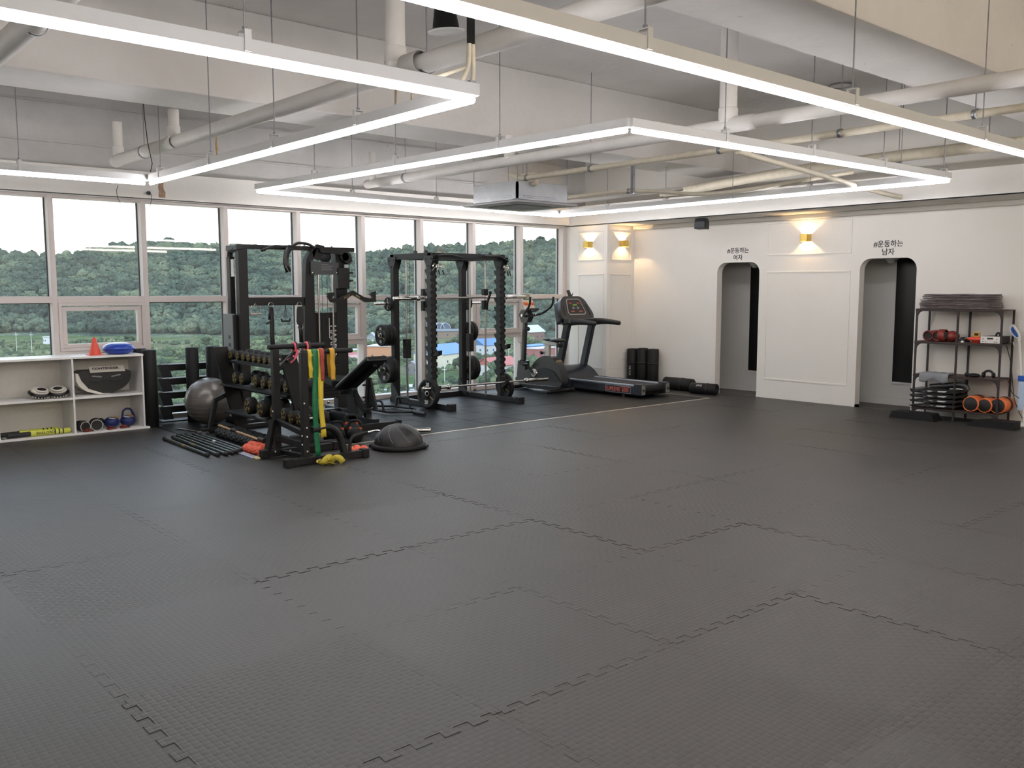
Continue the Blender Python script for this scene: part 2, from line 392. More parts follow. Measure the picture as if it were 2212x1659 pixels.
moulding('panel_moulding', 'Y', 9.885, 10.72, 11.205, 2.02, 2.475, wall_right)
moulding('panel_moulding', 'Y', 9.885, 10.72, 11.205, 0.28, 1.81, wall_right)
B().b2((11.02, 9.885, 0.42), (11.10, 9.873, 0.54)).build('wall_outlet', m_whitep, wall_right, bevel=0.004)
B().b2((XW, -3, 2.515), (XW - 0.05, 9.885, 2.58)).build('cove', m_wall, wall_right, bevel=0.01)
# boxed headers
t1 = struct(B().b2((10.63, YB, 2.58), (10.655, 10.9, 2.90)).b2((10.63, YB, 2.58), (XW, 10.9, 2.60)).b2((10.655, YB, 2.84), (10.70, 10.75, 2.90)).build('trim_1', m_wall, bevel=0.004))
t2 = struct(B().b2((XL, 10.75, 2.59), (10.64, 10.775, 2.905)).b2((XL, 10.75, 2.59), (10.64, 11.05, 2.61)).b2((XL, 10.775, 2.88), (10.64, 11.02, 2.905)).build('trim_2', m_wall, bevel=0.004))
B().b2((XL, 10.738, 2.60), (10.63, 10.75, 2.615)).build('trim_strip', m_wall, t2)
# brown water stain of bare plaster on the header
import random as _r
rg = random.Random(4); pts = []
for k in range(9): pts.append((3.93 + rg.uniform(-0.012, 0.012), 2.62 + k * 0.032))
for k in range(9): pts.append((3.99 + rg.uniform(-0.014, 0.014), 2.876 - k * 0.032))
B().prism(pts, 'Y', 10.747, 10.7505).build('plaster_scar', mat('bare_brown_plaster', '#a08470', 0.9, var=0.2, vscale=30), t2)
B().cyl((3.80, 10.74, 2.66), (3.80, 10.72, 2.66), 0.022).build('cable_gland', m_black2, t2)

m_rust = mat('rust_water_stain', '#b08f55', 0.9, var=.25, vscale=40)
for x, y, z0, z1, w in ((5.235, 7.765, 3.30, 3.74, .022), (5.42, 7.765, 3.34, 3.62, .014), (4.755, 11.015, 3.10, 3.50, .03)):
    pts = [(x + w * .5 * (.6 + .4 * sin(k * 2.1)), z0 + (z1 - z0) * k / 8) for k in range(9)] + [(x - w * .5 * (.6 + .4 * sin(k * 1.7)), z0 + (z1 - z0) * k / 8) for k in range(8, -1, -1)]
    B().prism(pts, 'Y', y, y + .006).build('rust_stain', m_rust, ceiling)
# corridor behind the right wall
struct(B().b2((11.93, YB, -0.016), (12.05, 11.0, 2.5)).build('wall_corridor', m_corr))
ceil_c = struct(B().b2((XW + 0.12, YB, 2.3), (12.0, 11.0, 2.36)).build('ceiling_corridor', m_corr))
struct(B().b2((XW + 0.125, YB, -0.016), (11.93, 11.0, -0.006)).build('floor_corridor', mat('grey_corridor_floor', '#5a5752', 0.6, var=0.08)))
struct(B().b2((11.905, YB, -0.006), (11.93, 11.0, 0.09)).build('baseboard_corridor', m_corr))
struct(B().b2((XW + 0.125, 9.2, -0.016), (11.93, 9.3, 2.4)).build('wall_corridor_end', m_corr))
m_dark = mat('black_glass_panel', '#0b0b0c', 0.25)
for n_, (ya, yb) in ((1, (7.15, 8.09)), (2, (4.85, 5.80))):
    d = struct(B().b2((11.918, ya, 0.31), (11.932, yb, 2.06)).build('door_%d' % n_, m_dark))
    B().b2((11.915, ya, 0.28), (11.932, yb + 0.012, 0.31)).b2((11.915, yb, 0.28), (11.932, yb + 0.012, 2.06)).build('door_frame', m_corr, d)

# metal edging and floor pieces
struct(B().b2((3.62, 7.835, -0.01), (10.62, 7.865, 0.004)).b2((10.62, 7.835, -0.01), (10.64, 9.9, 0.002)).build('trim_3', mat('satin_edge_strip', '#c9c2b4', .35, .55), bevel=0.002))
A_, NT, dl = 0.021, 8, 0.030
def edge_profile():
    out = []   # (t, f) along 0..1, zero at both ends, odd about the middle
    for k in range(NT):
        p = k / NT
        up = [(p - dl / NT if k else p + 0.0, 1), (p + (0.5 + dl * 4) / NT, 1)]
        if k == 0: out += [(0.0, 0), (0.02, 0), (0.016, 1), (p + 0.5 / NT + 0.003, 1), (p + 0.5 / NT - 0.003, -1)]
        elif k == NT - 1: out += [(p + 0.003 - 0.006, 1), (p + 0.5 / NT + 0.003, 1), (p + 0.5 / NT - 0.003, -1), (1 - 0.016, -1), (0.98, 0), (1.0, 0)]
        else: out += [(p - 0.003, 1), (p + 0.5 / NT + 0.003, 1), (p + 0.5 / NT - 0.003, -1)]
        if k < NT - 1: out.append((p + 1 / NT + 0.003, -1))
    return [(t, f * A_) for t, f in out]
EP = edge_profile()
def mat_outline():
    bot = [(t, -f) for t, f in EP]; right = [(1 + f, t) for t, f in EP]; top = [(t, 1 - f) for t, f in reversed(EP)]; left = [(f, t) for t, f in reversed(EP)]
    return [(x - 0.5, y - 0.5) for x, y in bot[:-1] + right[:-1] + top[:-1] + left[:-1]]
mo = mat_outline()
proto = B().prism([(x * 0.9988, y * 0.9988) for x, y in mo], 'Z', -0.014, 0.0).build('foam_mat', m_foam, floor, fix=False)
rg = random.Random(11); used = False
MX0, MY0 = 0.05, 0.43
def clipmat(i, j, hix, hiy, loy=-99):
    P = [(MX0 + i + .5 + x * .9988, MY0 + j + .5 + y * .9988) for x, y in mo]
    for ax, lim, sg in ((0, hix, 1), (1, hiy, 1), (1, loy, -1)):
        out = []
        for a, b_ in zip(P, P[1:] + P[:1]):
            ia, ib = a[ax] * sg <= lim * sg, b_[ax] * sg <= lim * sg
            if ia: out.append(a)
            if ia != ib:
                u = (lim - a[ax]) / (b_[ax] - a[ax]); out.append((a[0] + (b_[0] - a[0]) * u, a[1] + (b_[1] - a[1]) * u))
        P = out
        if len(P) < 3: return
    cx, cy = MX0 + i + .5, MY0 + j + .5
    o = B().prism([(x - cx, y - cy) for x, y in P], 'Z', -0.014, 0.0).build('foam_mat', m_foam, floor, fix=False); o.location = (cx, cy, 0)
for i in range(-1, 12):
    for j in range(-2, 11):
        x, y = MX0 + i, MY0 + j        # lower corner
        if x > XW or y > 10.7: continue
        if x > 3.5 and y > 7.8 and x < 10.6: continue
        lx, ly = 99, 99
        if y + 1 > 7.833 and x + 1 > 3.63 and x < 10.6:
            if y > 7.8: lx = 3.615
            else: ly = 7.833 if x > 3.0 else 99
        if x + 1.03 > XW: lx = XW
        if y + 1 > 10.84: ly = 10.84
        if x > 10.5 and y > 7.4: ly = min(ly, 9.87)
        if lx < 99 or ly < 99:
            clipmat(i, j, lx, ly)
            continue
        if x < -0.5 and y < 1: continue
        o = proto if not used else proto.copy()
        if used: C.objects.link(o)
        used = True
        o.location = (x + .5 + rg.uniform(-.0006, .0006), y + .5 + rg.uniform(-.0006, .0006), rg.uniform(-0.0012, 0.0008))
        o.rotation_euler = (rg.uniform(-.0016, .0016), rg.uniform(-.0016, .0016), rg.choice((0, R90, pi, -R90)))
pt = B().b2((-.2475, -.2475, -0.016), (.2475, .2475, 0.002)).build('rubber_tile', m_tile, floor, bevel=0.004)
first = True
for i in range(14):
    for j in range(6):
        o = pt if first else pt.copy()
        if not first: C.objects.link(o)
        first = False
        o.location = (3.87 + i * .5, 8.117 + j * .5, rg.uniform(-.0008, .0008)); o.rotation_euler = (rg.uniform(-.003, .003), rg.uniform(-.003, .003), 0)
B().b2((10.64, 7.835, -0.016), (XW, 9.885, -0.001)).build('foam_mat', m_foam, floor)
clipmat(3, 7, 3.614, 99, 7.834)

# ------------------------------------------------------------------ windows
edges = [-0.20, 0.82, 1.83, 2.805, 3.80, 4.80, 5.79, 6.775, 7.765, 8.736, 9.71, 10.65]
Z0, Z1, ZT0, ZT1 = 0.02, 2.60, 1.405, 1.478
YP = YG + 0.125
for k in range(len(edges) - 1):
    xa, xb = edges[k], edges[k + 1]; sash = k in (3, 6, 9)
    w = bpy.data.objects.new('window_%d' % (k + 1), None); C.objects.link(w); w['kind'] = 'structure'
    B().b2((xb - 0.058, YG, Z0), (xb, YG + 0.17, Z1)).build('mullion', m_frame, w, bevel=0.003)
    g0 = B()
    b = B().b2((xa, YG, ZT0), (xb - 0.058, YG + 0.17, ZT1)); b.build('transom', m_frame, w, bevel=0.003)
    B().b2((xa, YG, Z1 - 0.04), (xb - 0.058, YG + 0.17, Z1 + 0.01)).build('head_rail', m_frame, w)
    B().b2((xa, YG, -0.016), (xb - 0.058, YG + 0.17, 0.06)).build('sill_rail', m_frame, w)
    if sash: B().b2((xa, YP - .012, ZT1), (xa + .012, YP + .012, Z1 - .04)).b2((xb - .07, YP - .012, ZT1), (xb - .057, YP + .012, Z1 - .04)).build('gasket', m_gasket, w)
    b = B().b2((xa - .001, YP - 0.012, ZT1), (xa + 0.012, YP + 0.012, Z1 - .04)).b2((xb - 0.07, YP - 0.012, ZT1), (xb - 0.057, YP + 0.012, Z1 - .04)).b2((xb - 0.07, YP - 0.012, 0.06), (xb - 0.057, YP + 0.012, ZT0)).b2((xa, YP - .012, ZT0 - .01), (xb - .058, YP + .012, ZT0))
    if not sash: b.build('gasket', m_gasket, w)
    B().b2((xa, YP, ZT1), (xb - 0.058, YP + 0.006, Z1 - 0.04)).build('pane', m_glass, w)
    if sash:
        B().b2((xa, YG, 0.80), (xb - 0.058, YG + 0.17, 0.865)).build('lower_transom', m_frame, w, bevel=0.003)
        s_ = B(); yo = YG - 0.012
        s_.b2((xa + .0005, yo, 1.37), (xb - .0585, yo + .1, 1.4045)).b2((xa + .0005, yo, 0.8655), (xb - .0585, yo + .1, 0.90)).b2((xa, yo, .9), (xa + .035, yo + .1, 1.37)).b2((xb - .093, yo, .9), (xb - .058, yo + .1, 1.37))
        s_.b2((xa + .035, yo + .02, 1.315), (xb - .093, yo + .09, 1.36)).b2((xa + .035, yo + .02, .90), (xb - .093, yo + .09, .945)).b2((xa + .035, yo + .02, .945), (xa + .085, yo + .09, 1.315)).b2((xb - .138, yo + .02, .945), (xb - .093, yo + .09, 1.315))
        s_.build('sash_frame', m_frame, w, bevel=0.003)
        B().b2((xa + .45, yo + .005, 1.352), (xa + .53, yo + .02, 1.362)).build('sash_latch', m_whitep, w)
        B().b2((xa + .04, YP - .04, .93), (xb - .1, YP - .034, 1.34)).build('pane', m_glass, w)
        B().b2((xa, YP, .06), (xb - .058, YP + .006, .80)).build('pane', m_glass, w)
    else:
        B().b2((xa, YP, .06), (xb - .058, YP + .006, ZT0)).build('pane', m_glass, w)
struct(B().b2((XL, YG, -0.016), (-0.2, YG + 0.2, 2.6)).build('wall_window_side', m_wall))
B().b2((10.65, YG, -0.016), (10.68, YG + .17, 2.6)).build('jamb', m_frame, w)
B().b2((-0.258, YG, -0.016), (-0.2, YG + .17, 2.6)).build('jamb', m_frame, w)
# ------------------------------------------------------------------ suspended LED strips
def strip(name, label, P, Q, zt=None, seg=0.9, hang=1.2, ends=True, off=0.45, grp='suspended LED light strips'):
    """channel with a row of tubes below; P, Q are the tube line ends"""
    P, Q = Vector(P), Vector(Q); L = (Q - P).length; d = (Q - P).normalized(); rz = atan2(d.y, d.x)
    t = thing(name, label, 'ceiling light', tuple(P), rz, grp)
    tilt = (Q.z - P.z) / L
    b = B().b2((-0.02, -0.027, 0.0235), (L + 0.02, 0.027, 0.088)); o = b.build('channel', m_whitep, t, bevel=0.003)
    b2_ = B().b2((0, -0.012, 0.014), (L, 0.010, 0.0235)).build('tube_holder', m_whitep, t)
    n = max(1, round(L / seg)); s = L / n
    tm = None
    for k in range(n):
        if tm is None:
            tm = B().cyl((0.004, 0, 0), (s - 0.004, 0, 0), 0.015, n=12).build('led_tube', m_led, t)
        else:
            o = tm.copy(); C.objects.link(o); o.parent = t; o.location = (k * s, 0, 0)
    x = off; cm = None
    while x < L - 0.1:
        if cm is None:
            cm = B().b2((-0.016, -0.034, 0.03), (0.016, -0.0285, 0.125)).b2((-0.016, 0.0285, 0.03), (0.016, 0.034, 0.125)).b2((-0.016, -0.034, 0.12), (0.016, 0.034, 0.126)).build('hanger_clamp', m_whitep, t)
            cm.location = (x, 0, 0); zt_ = ZC - P.z
            cr = B().cyl((0, 0, 0.126), (0, 0, 1.0), 0.0045, n=6).cyl((0, 0, 0.125), (0, 0, 0.14), 0.010, n=6); 
        else:
            o = cm.copy(); C.objects.link(o); o.parent = t; o.location = (x, 0, 0)
        w = P + d * x; top = ZB if any(y0 < w.y < y1 for y0, y1 in ((7.77, 8.5), (2.95, 3.62))) else ZC
        B().cyl((x, 0, 0.12), (x, 0, top - P.z), 0.0045, n=6).cyl((x, 0, 0.124), (x, 0, 0.142), 0.011, n=6).build('hanger_rod', m_zinc, t)
        x += hang
    return t
strip('led_strip', 'near white LED strip hanging high across the room to the right edge', (0.6, 2.738, 2.58), (9.9, 2.756, 2.58), off=0.75, hang=1.83)
strip('led_strip', 'upper left LED strip running from the left edge to the mid ceiling corner', (-1.9, 3.90, 2.58), (3.178, 3.956, 2.58), off=0.75, hang=1.5)
strip('led_strip', 'slanting LED strip from the mid ceiling corner back towards the left windows', (3.178, 3.97, 2.58), (3.231, 9.06, 2.58), off=1.2, hang=1.2)
strip('led_strip', 'LED strip along the left windows above the white shelf unit', (3.19, 9.091, 2.58), (-1.0, 9.07, 2.58), off=1.1, hang=1.9)
strip('led_strip', 'far LED strip in front of the windows, below the air conditioner', (4.78, 9.96, 2.68), (9.85, 10.18, 2.68), off=1.3, hang=1.35)
strip('led_strip', 'LED strip along the right wall header above the sconces', (9.855, 10.16, 2.68), (9.765, 4.25, 2.68), off=1.0, hang=1.1)
strip('led_strip', 'right hand LED strip between the two inner ceiling corners', (4.99, 4.412, 2.68), (9.75, 4.234, 2.68), off=1.05, hang=1.2)
strip('led_strip', 'middle LED strip slanting from the inner corner back towards the windows', (4.958, 4.43, 2.68), (4.767, 9.945, 2.68), off=1.35, hang=1.45)
# warm strips of the lobby side behind the photographer
_keep = m_led
m_led = emis('warm_white_led_tube', (1.0, 0.87, 0.72, 1), 70.0)
strip('led_strip', 'warm LED strip behind the camera, the nearer of two', (-2.0, -0.8, 2.58), (9.8, -0.8, 2.58), off=0.8, hang=2.4)
strip('led_strip', 'warm LED strip behind the camera, the farther of two', (-2.0, -2.8, 2.58), (9.8, -2.8, 2.58), off=0.8, hang=2.4)
m_led = _keep

# ------------------------------------------------------------------ pipes and other ceiling services
def pipe(name, label, pts, r, m, cat='pipe', clamps=None, clampz=None, grp=None, n=16, fil=0.12, drops=()):
    t = thing(name, label, cat, tuple(pts[0]), 0, grp); o = Vector(pts[0])
    pp = [Vector(p) - o for p in pts]
    B().tube(fillet(pp, fil) if len(pp) > 2 else [pp[0].lerp(pp[1], k / 12) for k in range(13)], r, n).build('pipe', m, t)
    for c in clamps or []:
        v = Vector(c) - o
        b = B(); b.lathe([(r + .002, -.018), (r + .006, -.018), (r + .006, .018), (r + .002, .018)], tuple(v), 'Y', 16)
        b.build('pipe_clamp', m_zinc, t)
        top = ZB if any(y0 < c[1] < y1 for y0, y1 in ((7.77, 8.5), (2.95, 3.62))) else ZC
        B().cyl(v + Vector((0, 0, r)), v + Vector((0, 0, top - c[2])), .005, n=6).build('hanger_rod', m_zinc, t)
    for c, rr, ztop in drops:
        v = Vector(c) - o
        B().cyl(v + Vector((0, 0, r * 0.3)), v + Vector((0, 0, ztop - c[2])), rr, n=16).lathe([(rr, 0), (rr + .008, 0), (rr + .008, .09), (rr, .1)], tuple(v + Vector((0, 0, r * .8))), 'Z', 16).build('branch_pipe', m, t)
    return t
p1 = pipe('drain_pipe', 'thick white painted pipe slanting across the left ceiling', [(3.35, 10.45, 2.95), (3.42, 1.0, 2.95)], 0.062, m_pipe, clamps=[(3.40, 4.70, 2.95), (3.36, 9.55, 2.95)], drops=[((3.35, 10.32, 2.95), .05, 3.35), ((3.35, 8.72, 2.95), .05, 3.25), ((3.37, 5.0, 2.95), .065, 4.0)])
B().lathe([(.063, -.16), (.07, -.15), (.07, .0), (.063, .01)], (0, -5.6, 0), 'Y', 20).build('coupling', mat('pale_grey_coupling', '#b5b2ad', .5), p1)
B().lathe([(.063, -.06), (.069, -.05), (.069, .05), (.063, .06)], (0, -0.08, 0), 'Y', 20).lathe([(.063, -.06), (.069, -.05), (.069, .05), (.063, .06)], (0, -1.7, 0), 'Y', 20).build('coupling', m_pipe, p1)
pipe('drain_pipe', 'white pipe end crossing the upper left corner of the picture', [(1.34, 7.5, 2.95), (1.30, 1.0, 2.95)], 0.066, m_pipe, clamps=[(1.34, 5.35, 2.95)])
p2 = pipe('drain_pipe', 'second thick white pipe running over the middle of the ceiling', [(6.6, 10.5, 2.95), (6.6, 1.0, 2.95)], 0.058, m_pipe, clamps=[(6.6, 9.6, 2.95)], drops=[((6.6, 10.36, 2.95), .05, 3.35), ((6.6, 7.6, 2.95), .055, ZB), ((6.6, 4.75, 2.95), .075, 4.0)])
B().lathe([(.06, -.14), (.066, -.12), (.066, .12), (.06, .14)], (0, -5.9, 0), 'Y', 20).build('coupling', m_pipe, p2)
pipe('condensate_pipe', 'thin cream taped pipe with zinc clamps beside the air conditioner', [(7.62, 8.75, 3.0), (7.62, 8.6, 2.93), (7.55, 1.2, 2.93)], 0.033, m_wrap, clamps=[(7.62, 8.45, 2.93), (7.61, 7.35, 2.93), (7.59, 5.55, 2.93), (7.57, 4.25, 2.93), (7.56, 3.1, 2.93)])
pipe('branch_line', 'thin cream pipe branching off diagonally towards the right wall', [(7.60, 5.35, 2.90), (9.1, 5.35, 2.80), (10.35, 5.2, 2.66), (10.60, 5.15, 2.64)], 0.028, m_wrap, fil=.3)
pipe('wrapped_duct', 'wide cream wrapped duct sagging above the right wall header', [(10.9, 9.0, 3.0), (10.6, 8.2, 2.98), (10.2, 6.6, 3.02), (9.9, 5.2, 3.02), (9.8, 2.4, 3.0)], 0.062, m_wrap, fil=.5, clamps=[(10.0, 4.9, 3.02), (9.87, 3.9, 3.02)])
def wave_pipe(name, label, pts, r, m, grp=None):
    t = thing(name, label, 'pipe', tuple(pts[0]), 0, grp); o = Vector(pts[0]); out = []
    P = [Vector(p) - o for p in pts]; P = [P[0]] + P + [P[-1]]
    for i in range(1, len(P) - 2):
        for k in range(8):
            u = k / 8; a, b, c, d = P[i - 1], P[i], P[i + 1], P[i + 2]
            out.append(0.5 * ((2 * b) + (c - a) * u + (2 * a - 5 * b + 4 * c - d) * u * u + (3 * b - a - 3 * c + d) * u ** 3))
    out.append(P[-2]); B().tube(out, r, 10).build('pipe', m, t); return t
t = wave_pipe('refrigerant_line', 'wavy cream insulated pipe leaving the right side of the air conditioner', [(8.36, 8.5, 2.74), (8.62, 8.35, 2.78), (8.9, 8.0, 2.82), (9.15, 7.6, 2.80), (9.3, 7.1, 2.74), (9.5, 6.6, 2.76), (9.9, 6.0, 2.86), (10.3, 5.6, 2.95)], 0.026, m_wrap)
B().b2((.56, -.64, .04), (.60, -.60, .47)).lathe([(.028, -.02), (.034, -.02), (.034, .02), (.028, .02)], (.58, -.55, .08), 'Y', 14).build('pipe_clamp', m_zinc, t)
wave_pipe('refrigerant_line', 'straight grey pipe behind the wavy pipe near the right wall', [(8.4, 8.62, 2.70), (8.8, 8.5, 2.74), (9.4, 8.1, 2.84), (9.8, 7.75, 2.9)], 0.03, m_pipe)

# ceiling cassette air conditioner
t = thing('air_conditioner', 'grey ceiling cassette air conditioner hanging near the far corner', 'air conditioner', (7.37, 8.36, 2.62))
S_ = 1.06
m_acg = mat('ac_panel_grey', '#b9b8ba', 0.45)
B().b2((0, 0, 0), (S_, S_, .028)).build('front_panel', m_acg, t, bevel=.012)
B().b2((.24, .24, -.012), (S_ - .24, S_ - .24, 0)).build('intake_grille', mat('ac_grille', '#8d8c8e', 0.5), t, bevel=.006)
for k in range(4):
    o = B().b2((.2, .07, -.006), (S_ - .2, .17, 0.0)).build('air_flap', m_acg, t, bevel=.003)
    o.location = [(0, 0, 0), (S_, 0, 0), (S_, S_, 0), (0, S_, 0)][k]; o.rotation_euler = (0, 0, k * R90)
B().b2((.1, .1, .028), (S_ - .1, S_ - .1, .27)).build('body', mat('ac_body_grey', '#b4b7ba', .4, .35, var=.06), t, bevel=.006)
B().b2((.095, .095, .028), (S_ - .095, S_ - .095, .045)).build('body_rim', m_gasket, t)
b = B()
for z in (.07, .09): b.b2((.094, .2, z), (.1, S_ - .45, z + .008)).b2((.2, .094, z), (S_ - .3, .1, z + .008))
b.build('body_rib', m_zinc, t)
B().b2((.07, .07, .05), (.17, .095, .25)).b2((.07, .07, .05), (.095, .17, .25)).build('corner_bracket', mat('ac_body_grey', '#b4b7ba'), t)
B().b2((S_ - .1, .14, .06), (S_ - .06, .34, .24)).build('connection_box', m_black2, t)
for x, y in ((.085, .085), (S_ - .085, .12), (.12, S_ - .085), (S_ - .1, S_ - .1)):
    B().cyl((x, y, .03), (x, y, ZC - 2.62), .006, n=6).cyl((x, y, .1), (x, y, .125), .014, n=6).build('hanger_rod', m_zinc, t)
B().tube(fillet([(.35, .1, .24), (.35, .02, .24), (.35, .02, .36), (.30, .24, .36)], .05), .028, 10).build('drain_elbow', m_wrap, t)

# ceiling speaker, conduits, cables
t = thing('ceiling_speaker', 'black cone speaker with white grille hung tilted from the slab', 'speaker', (4.55, 6.02, 3.62))
b = B().lathe([(.0, .20), (.07, .20), (.085, .17), (.105, .05), (.11, .0)], n=24); b.build('speaker_back', m_black, t)
B().lathe([(.0, -.012), (.145, -.008), (.15, 0), (.15, .008), (.1, .012), (0, .012)], n=28).build('grille', m_whitep, t)
B().cyl((0, 0, .19), (0, 0, .34), .006, n=6).lathe([(.0, .372), (.06, .372), (.055, .34), (0, .335)], n=14).build('ceiling_rose', mat('brown_ceiling_box', '#5a4a45', 0.6), t)
t.rotation_euler = (radians(2), radians(-6), 0)
t = thing('cable_conduit', 'black cable bundle dropping to the corner where two LED strips meet', 'conduit', (3.24, 4.06, 2.66))
B().b2((-.024, -.006, .24), (.024, .006, ZC - 2.662)).build('black_sleeve', m_black, t)
B().tube(fillet([(-.012, 0, .25), (-.016, .0, .12), (-.06, .02, .03)], .05), .014, 8).tube(fillet([(.014, 0, .25), (.02, 0, .1), (.0, 0, .0)], .04), .013, 8).tube(fillet([(-.03, .01, .12), (-.2, .12, .05), (-.34, .22, .03)], .05), .012, 8).build('flexible_tube', m_wrap, t)
B().b2((-.02, -.02, 0), (.02, .02, .05)).build('connector', m_zinc, t)
tag(B().tube([(3.10, 8.9, 3.98), (3.14, 8.92, 3.6), (3.16, 8.95, 3.2), (3.2, 9.0, 2.95), (3.27, 9.1, 2.78), (3.26, 9.13, 2.70)], .004, 6).build('cable', m_black), 'black cable dangling from the slab beside the left light corner', 'cable')
tag(B().tube([(3.46, 10.72, 2.72), (3.44, 10.72, 2.66), (3.45, 10.72, 2.58), (3.48, 10.72, 2.52)], .003, 6).build('cable', m_black), 'loose black wire end hanging at the header over the third window', 'cable')
tag(B().tube([(3.80, 10.715, 2.66), (3.83, 10.71, 2.64), (3.82, 10.71, 2.57), (3.80, 10.71, 2.50)], .003, 6).build('cable', m_black), 'short black wire hanging from the round gland beside the brown scar', 'cable')
t = thing('smoke_detector', 'flat round white ring on the slab beside the near LED strip', 'detector', (10.3, 5.8, 3.985))
B().torus((0, 0, 0), .13, .008, 'Z', 28).build('ring', m_zinc, t)
B().lathe([(0, -.006), (.11, -.004), (.12, .0)], n=24).build('cover_disc', m_conc, t)

# wall washers: hollow brass cubes, open above and below, a lamp inside
def sconce(label, loc, rz):
    t = thing('wall_sconce', label, 'wall lamp', loc, rz, 'brass cube wall lamps')
    # local: wall at y = 0, lamp projects to -y
    w, d, h = 0.055, 0.105, 0.05
    b = B().b2((-w, -d, -h), (-w + .004, 0, h)).b2((w - .004, -d, -h), (w, 0, h)).b2((-w, -d, -h), (w, -d + .004, h))
    b.build('cube_housing', m_gold, t)
    B().b2((-.035, -.012, -.045), (.035, 0, .045)).build('back_plate', m_gold, t, bevel=.002)
    B().cyl((0, -.05, -.004), (0, -.05, .004), .012, n=10).build('led_chip', m_warm, t)
    l = bpy.data.lights.new('sconce_light', 'POINT'); l.energy = WARM_WATTS; l.color = (1.0, 0.66, 0.32); l.shadow_soft_size = .006
    lo = bpy.data.objects.new('sconce_light', l); C.objects.link(lo); lo.parent = t; lo.location = (0, -.05, .012)
    lo2 = bpy.data.objects.new('sconce_light', l); C.objects.link(lo2); lo2.parent = t; lo2.location = (0, -.05, -.012)
    return t
sconce('brass cube wall lamp on the wall between the two arched doorways', (XW, 6.76, 2.26), -R90)
sconce('brass cube wall lamp on the column face nearest the windows', (10.63, 10.26, 2.275), -R90)
sconce('brass cube wall lamp on the column face towards the doorways', (10.965, 9.885, 2.285), 0)

# wall speaker under the header, dome cameras in the doorways
t = thing('wall_speaker', 'black box speaker on a bracket under the right wall header', 'speaker', (10.72, 8.12, 2.47), radians(20))
B().prism([(-.11, -.05), (.11, -.05), (.11, .07), (.05, .10), (-.07, .10), (-.11, .05)], 'Y', -.07, .08).build('cabinet', m_black2, t, bevel=.01)
B().b2((-.075, -.076, -.045), (.095, -.07, .06)).build('grille', m_black, t)
B().b2((-.07, -.01, .09), (-.06, .01, .13)).b2((.05, -.01, .09), (.06, .01, .13)).b2((-.08, -.02, .122), (.08, .02, .13)).build('bracket', m_black, t)
for lab, loc in (('clear dome camera at the top of the left arched doorway', (11.60, 7.80, 1.93)), ('clear dome camera at the top of the right arched doorway', (11.60, 5.72, 1.95))):
    t = thing('dome_camera', lab, 'camera', loc)
    B().lathe([(0, .05), (.085, .05), (.085, .0), (.07, -.01), (0, -.01)], n=24).build('base', m_whitep, t)
    B().sph((0, 0, -.01), .065, (1, 1, .8), 20, 10).build('dome', mat('smoky_dome', '#9fa39b', 0.08, 0.0, 0.8), t)
    B().cyl((0, 0, .05), (0, 0, 2.3 - loc[2]), .03, n=10).build('stem', m_whitep, t)

# lettering over the doorways
ROT = (R90, 0, -R90)
for body2, y, z, sz, lab in (('여자', 7.885, 2.118, .088, 'black lettering above the left arched doorway'), ('남자', 5.615, 2.130, .092, 'black lettering above the right arched doorway')):
    t = thing('door_lettering', lab, 'lettering', (XW, y, z - .02))
    a = text_mesh('text_line', '#운동하는', sz, (-.002, 0, .02), ROT, m_print_k, t, bold=.0012)
    a2 = text_mesh('text_line', body2, sz, (-.002, 0, -.082), ROT, m_print_k, t, bold=.0012)

# ------------------------------------------------------------------ the view outside
GZ = -38.0
HOUSES = ((319, 505), (265, 414), (273, 387), (291, 371), (448, 598), (262, 322), (285, 324), (352, 431), (369, 434), (480, 525), (389, 427), (352, 382), (208, 301), (256, 366), (182, 724), (255, 422), (244, 350), (303, 501), (330, 360), (520, 520), (455, 625), (240, 395))
def noise_mat(name, cols, scale, rough=0.95, detail=8):
    m = bpy.data.materials.new(name); m.use_nodes = True; nt = m.node_tree; b = nt.nodes['Principled BSDF']; b.inputs['Roughness'].default_value = rough; b.inputs['Specular IOR Level'].default_value = 0.0
    g = nt.nodes.new('ShaderNodeNewGeometry'); n = nt.nodes.new('ShaderNodeTexNoise'); n.inputs['Scale'].default_value = scale; n.inputs['Detail'].default_value = detail
    nt.links.new(g.outputs['Position'], n.inputs['Vector']); cr = nt.nodes.new('ShaderNodeValToRGB'); nt.links.new(n.outputs['Fac'], cr.inputs[0]); nt.links.new(cr.outputs[0], b.inputs['Base Color'])
    while len(cr.color_ramp.elements) < len(cols): cr.color_ramp.elements.new(0.5)
    for k, c in enumerate(cols): cr.color_ramp.elements[k].position = 0.3 + 0.4 * k / (len(cols) - 1); cr.color_ramp.elements[k].color = lin(c)
    return m
m_field = noise_mat('green_fields', ['#3e4d35', '#55653f', '#6d6a52', '#4a5c3a'], 0.02)
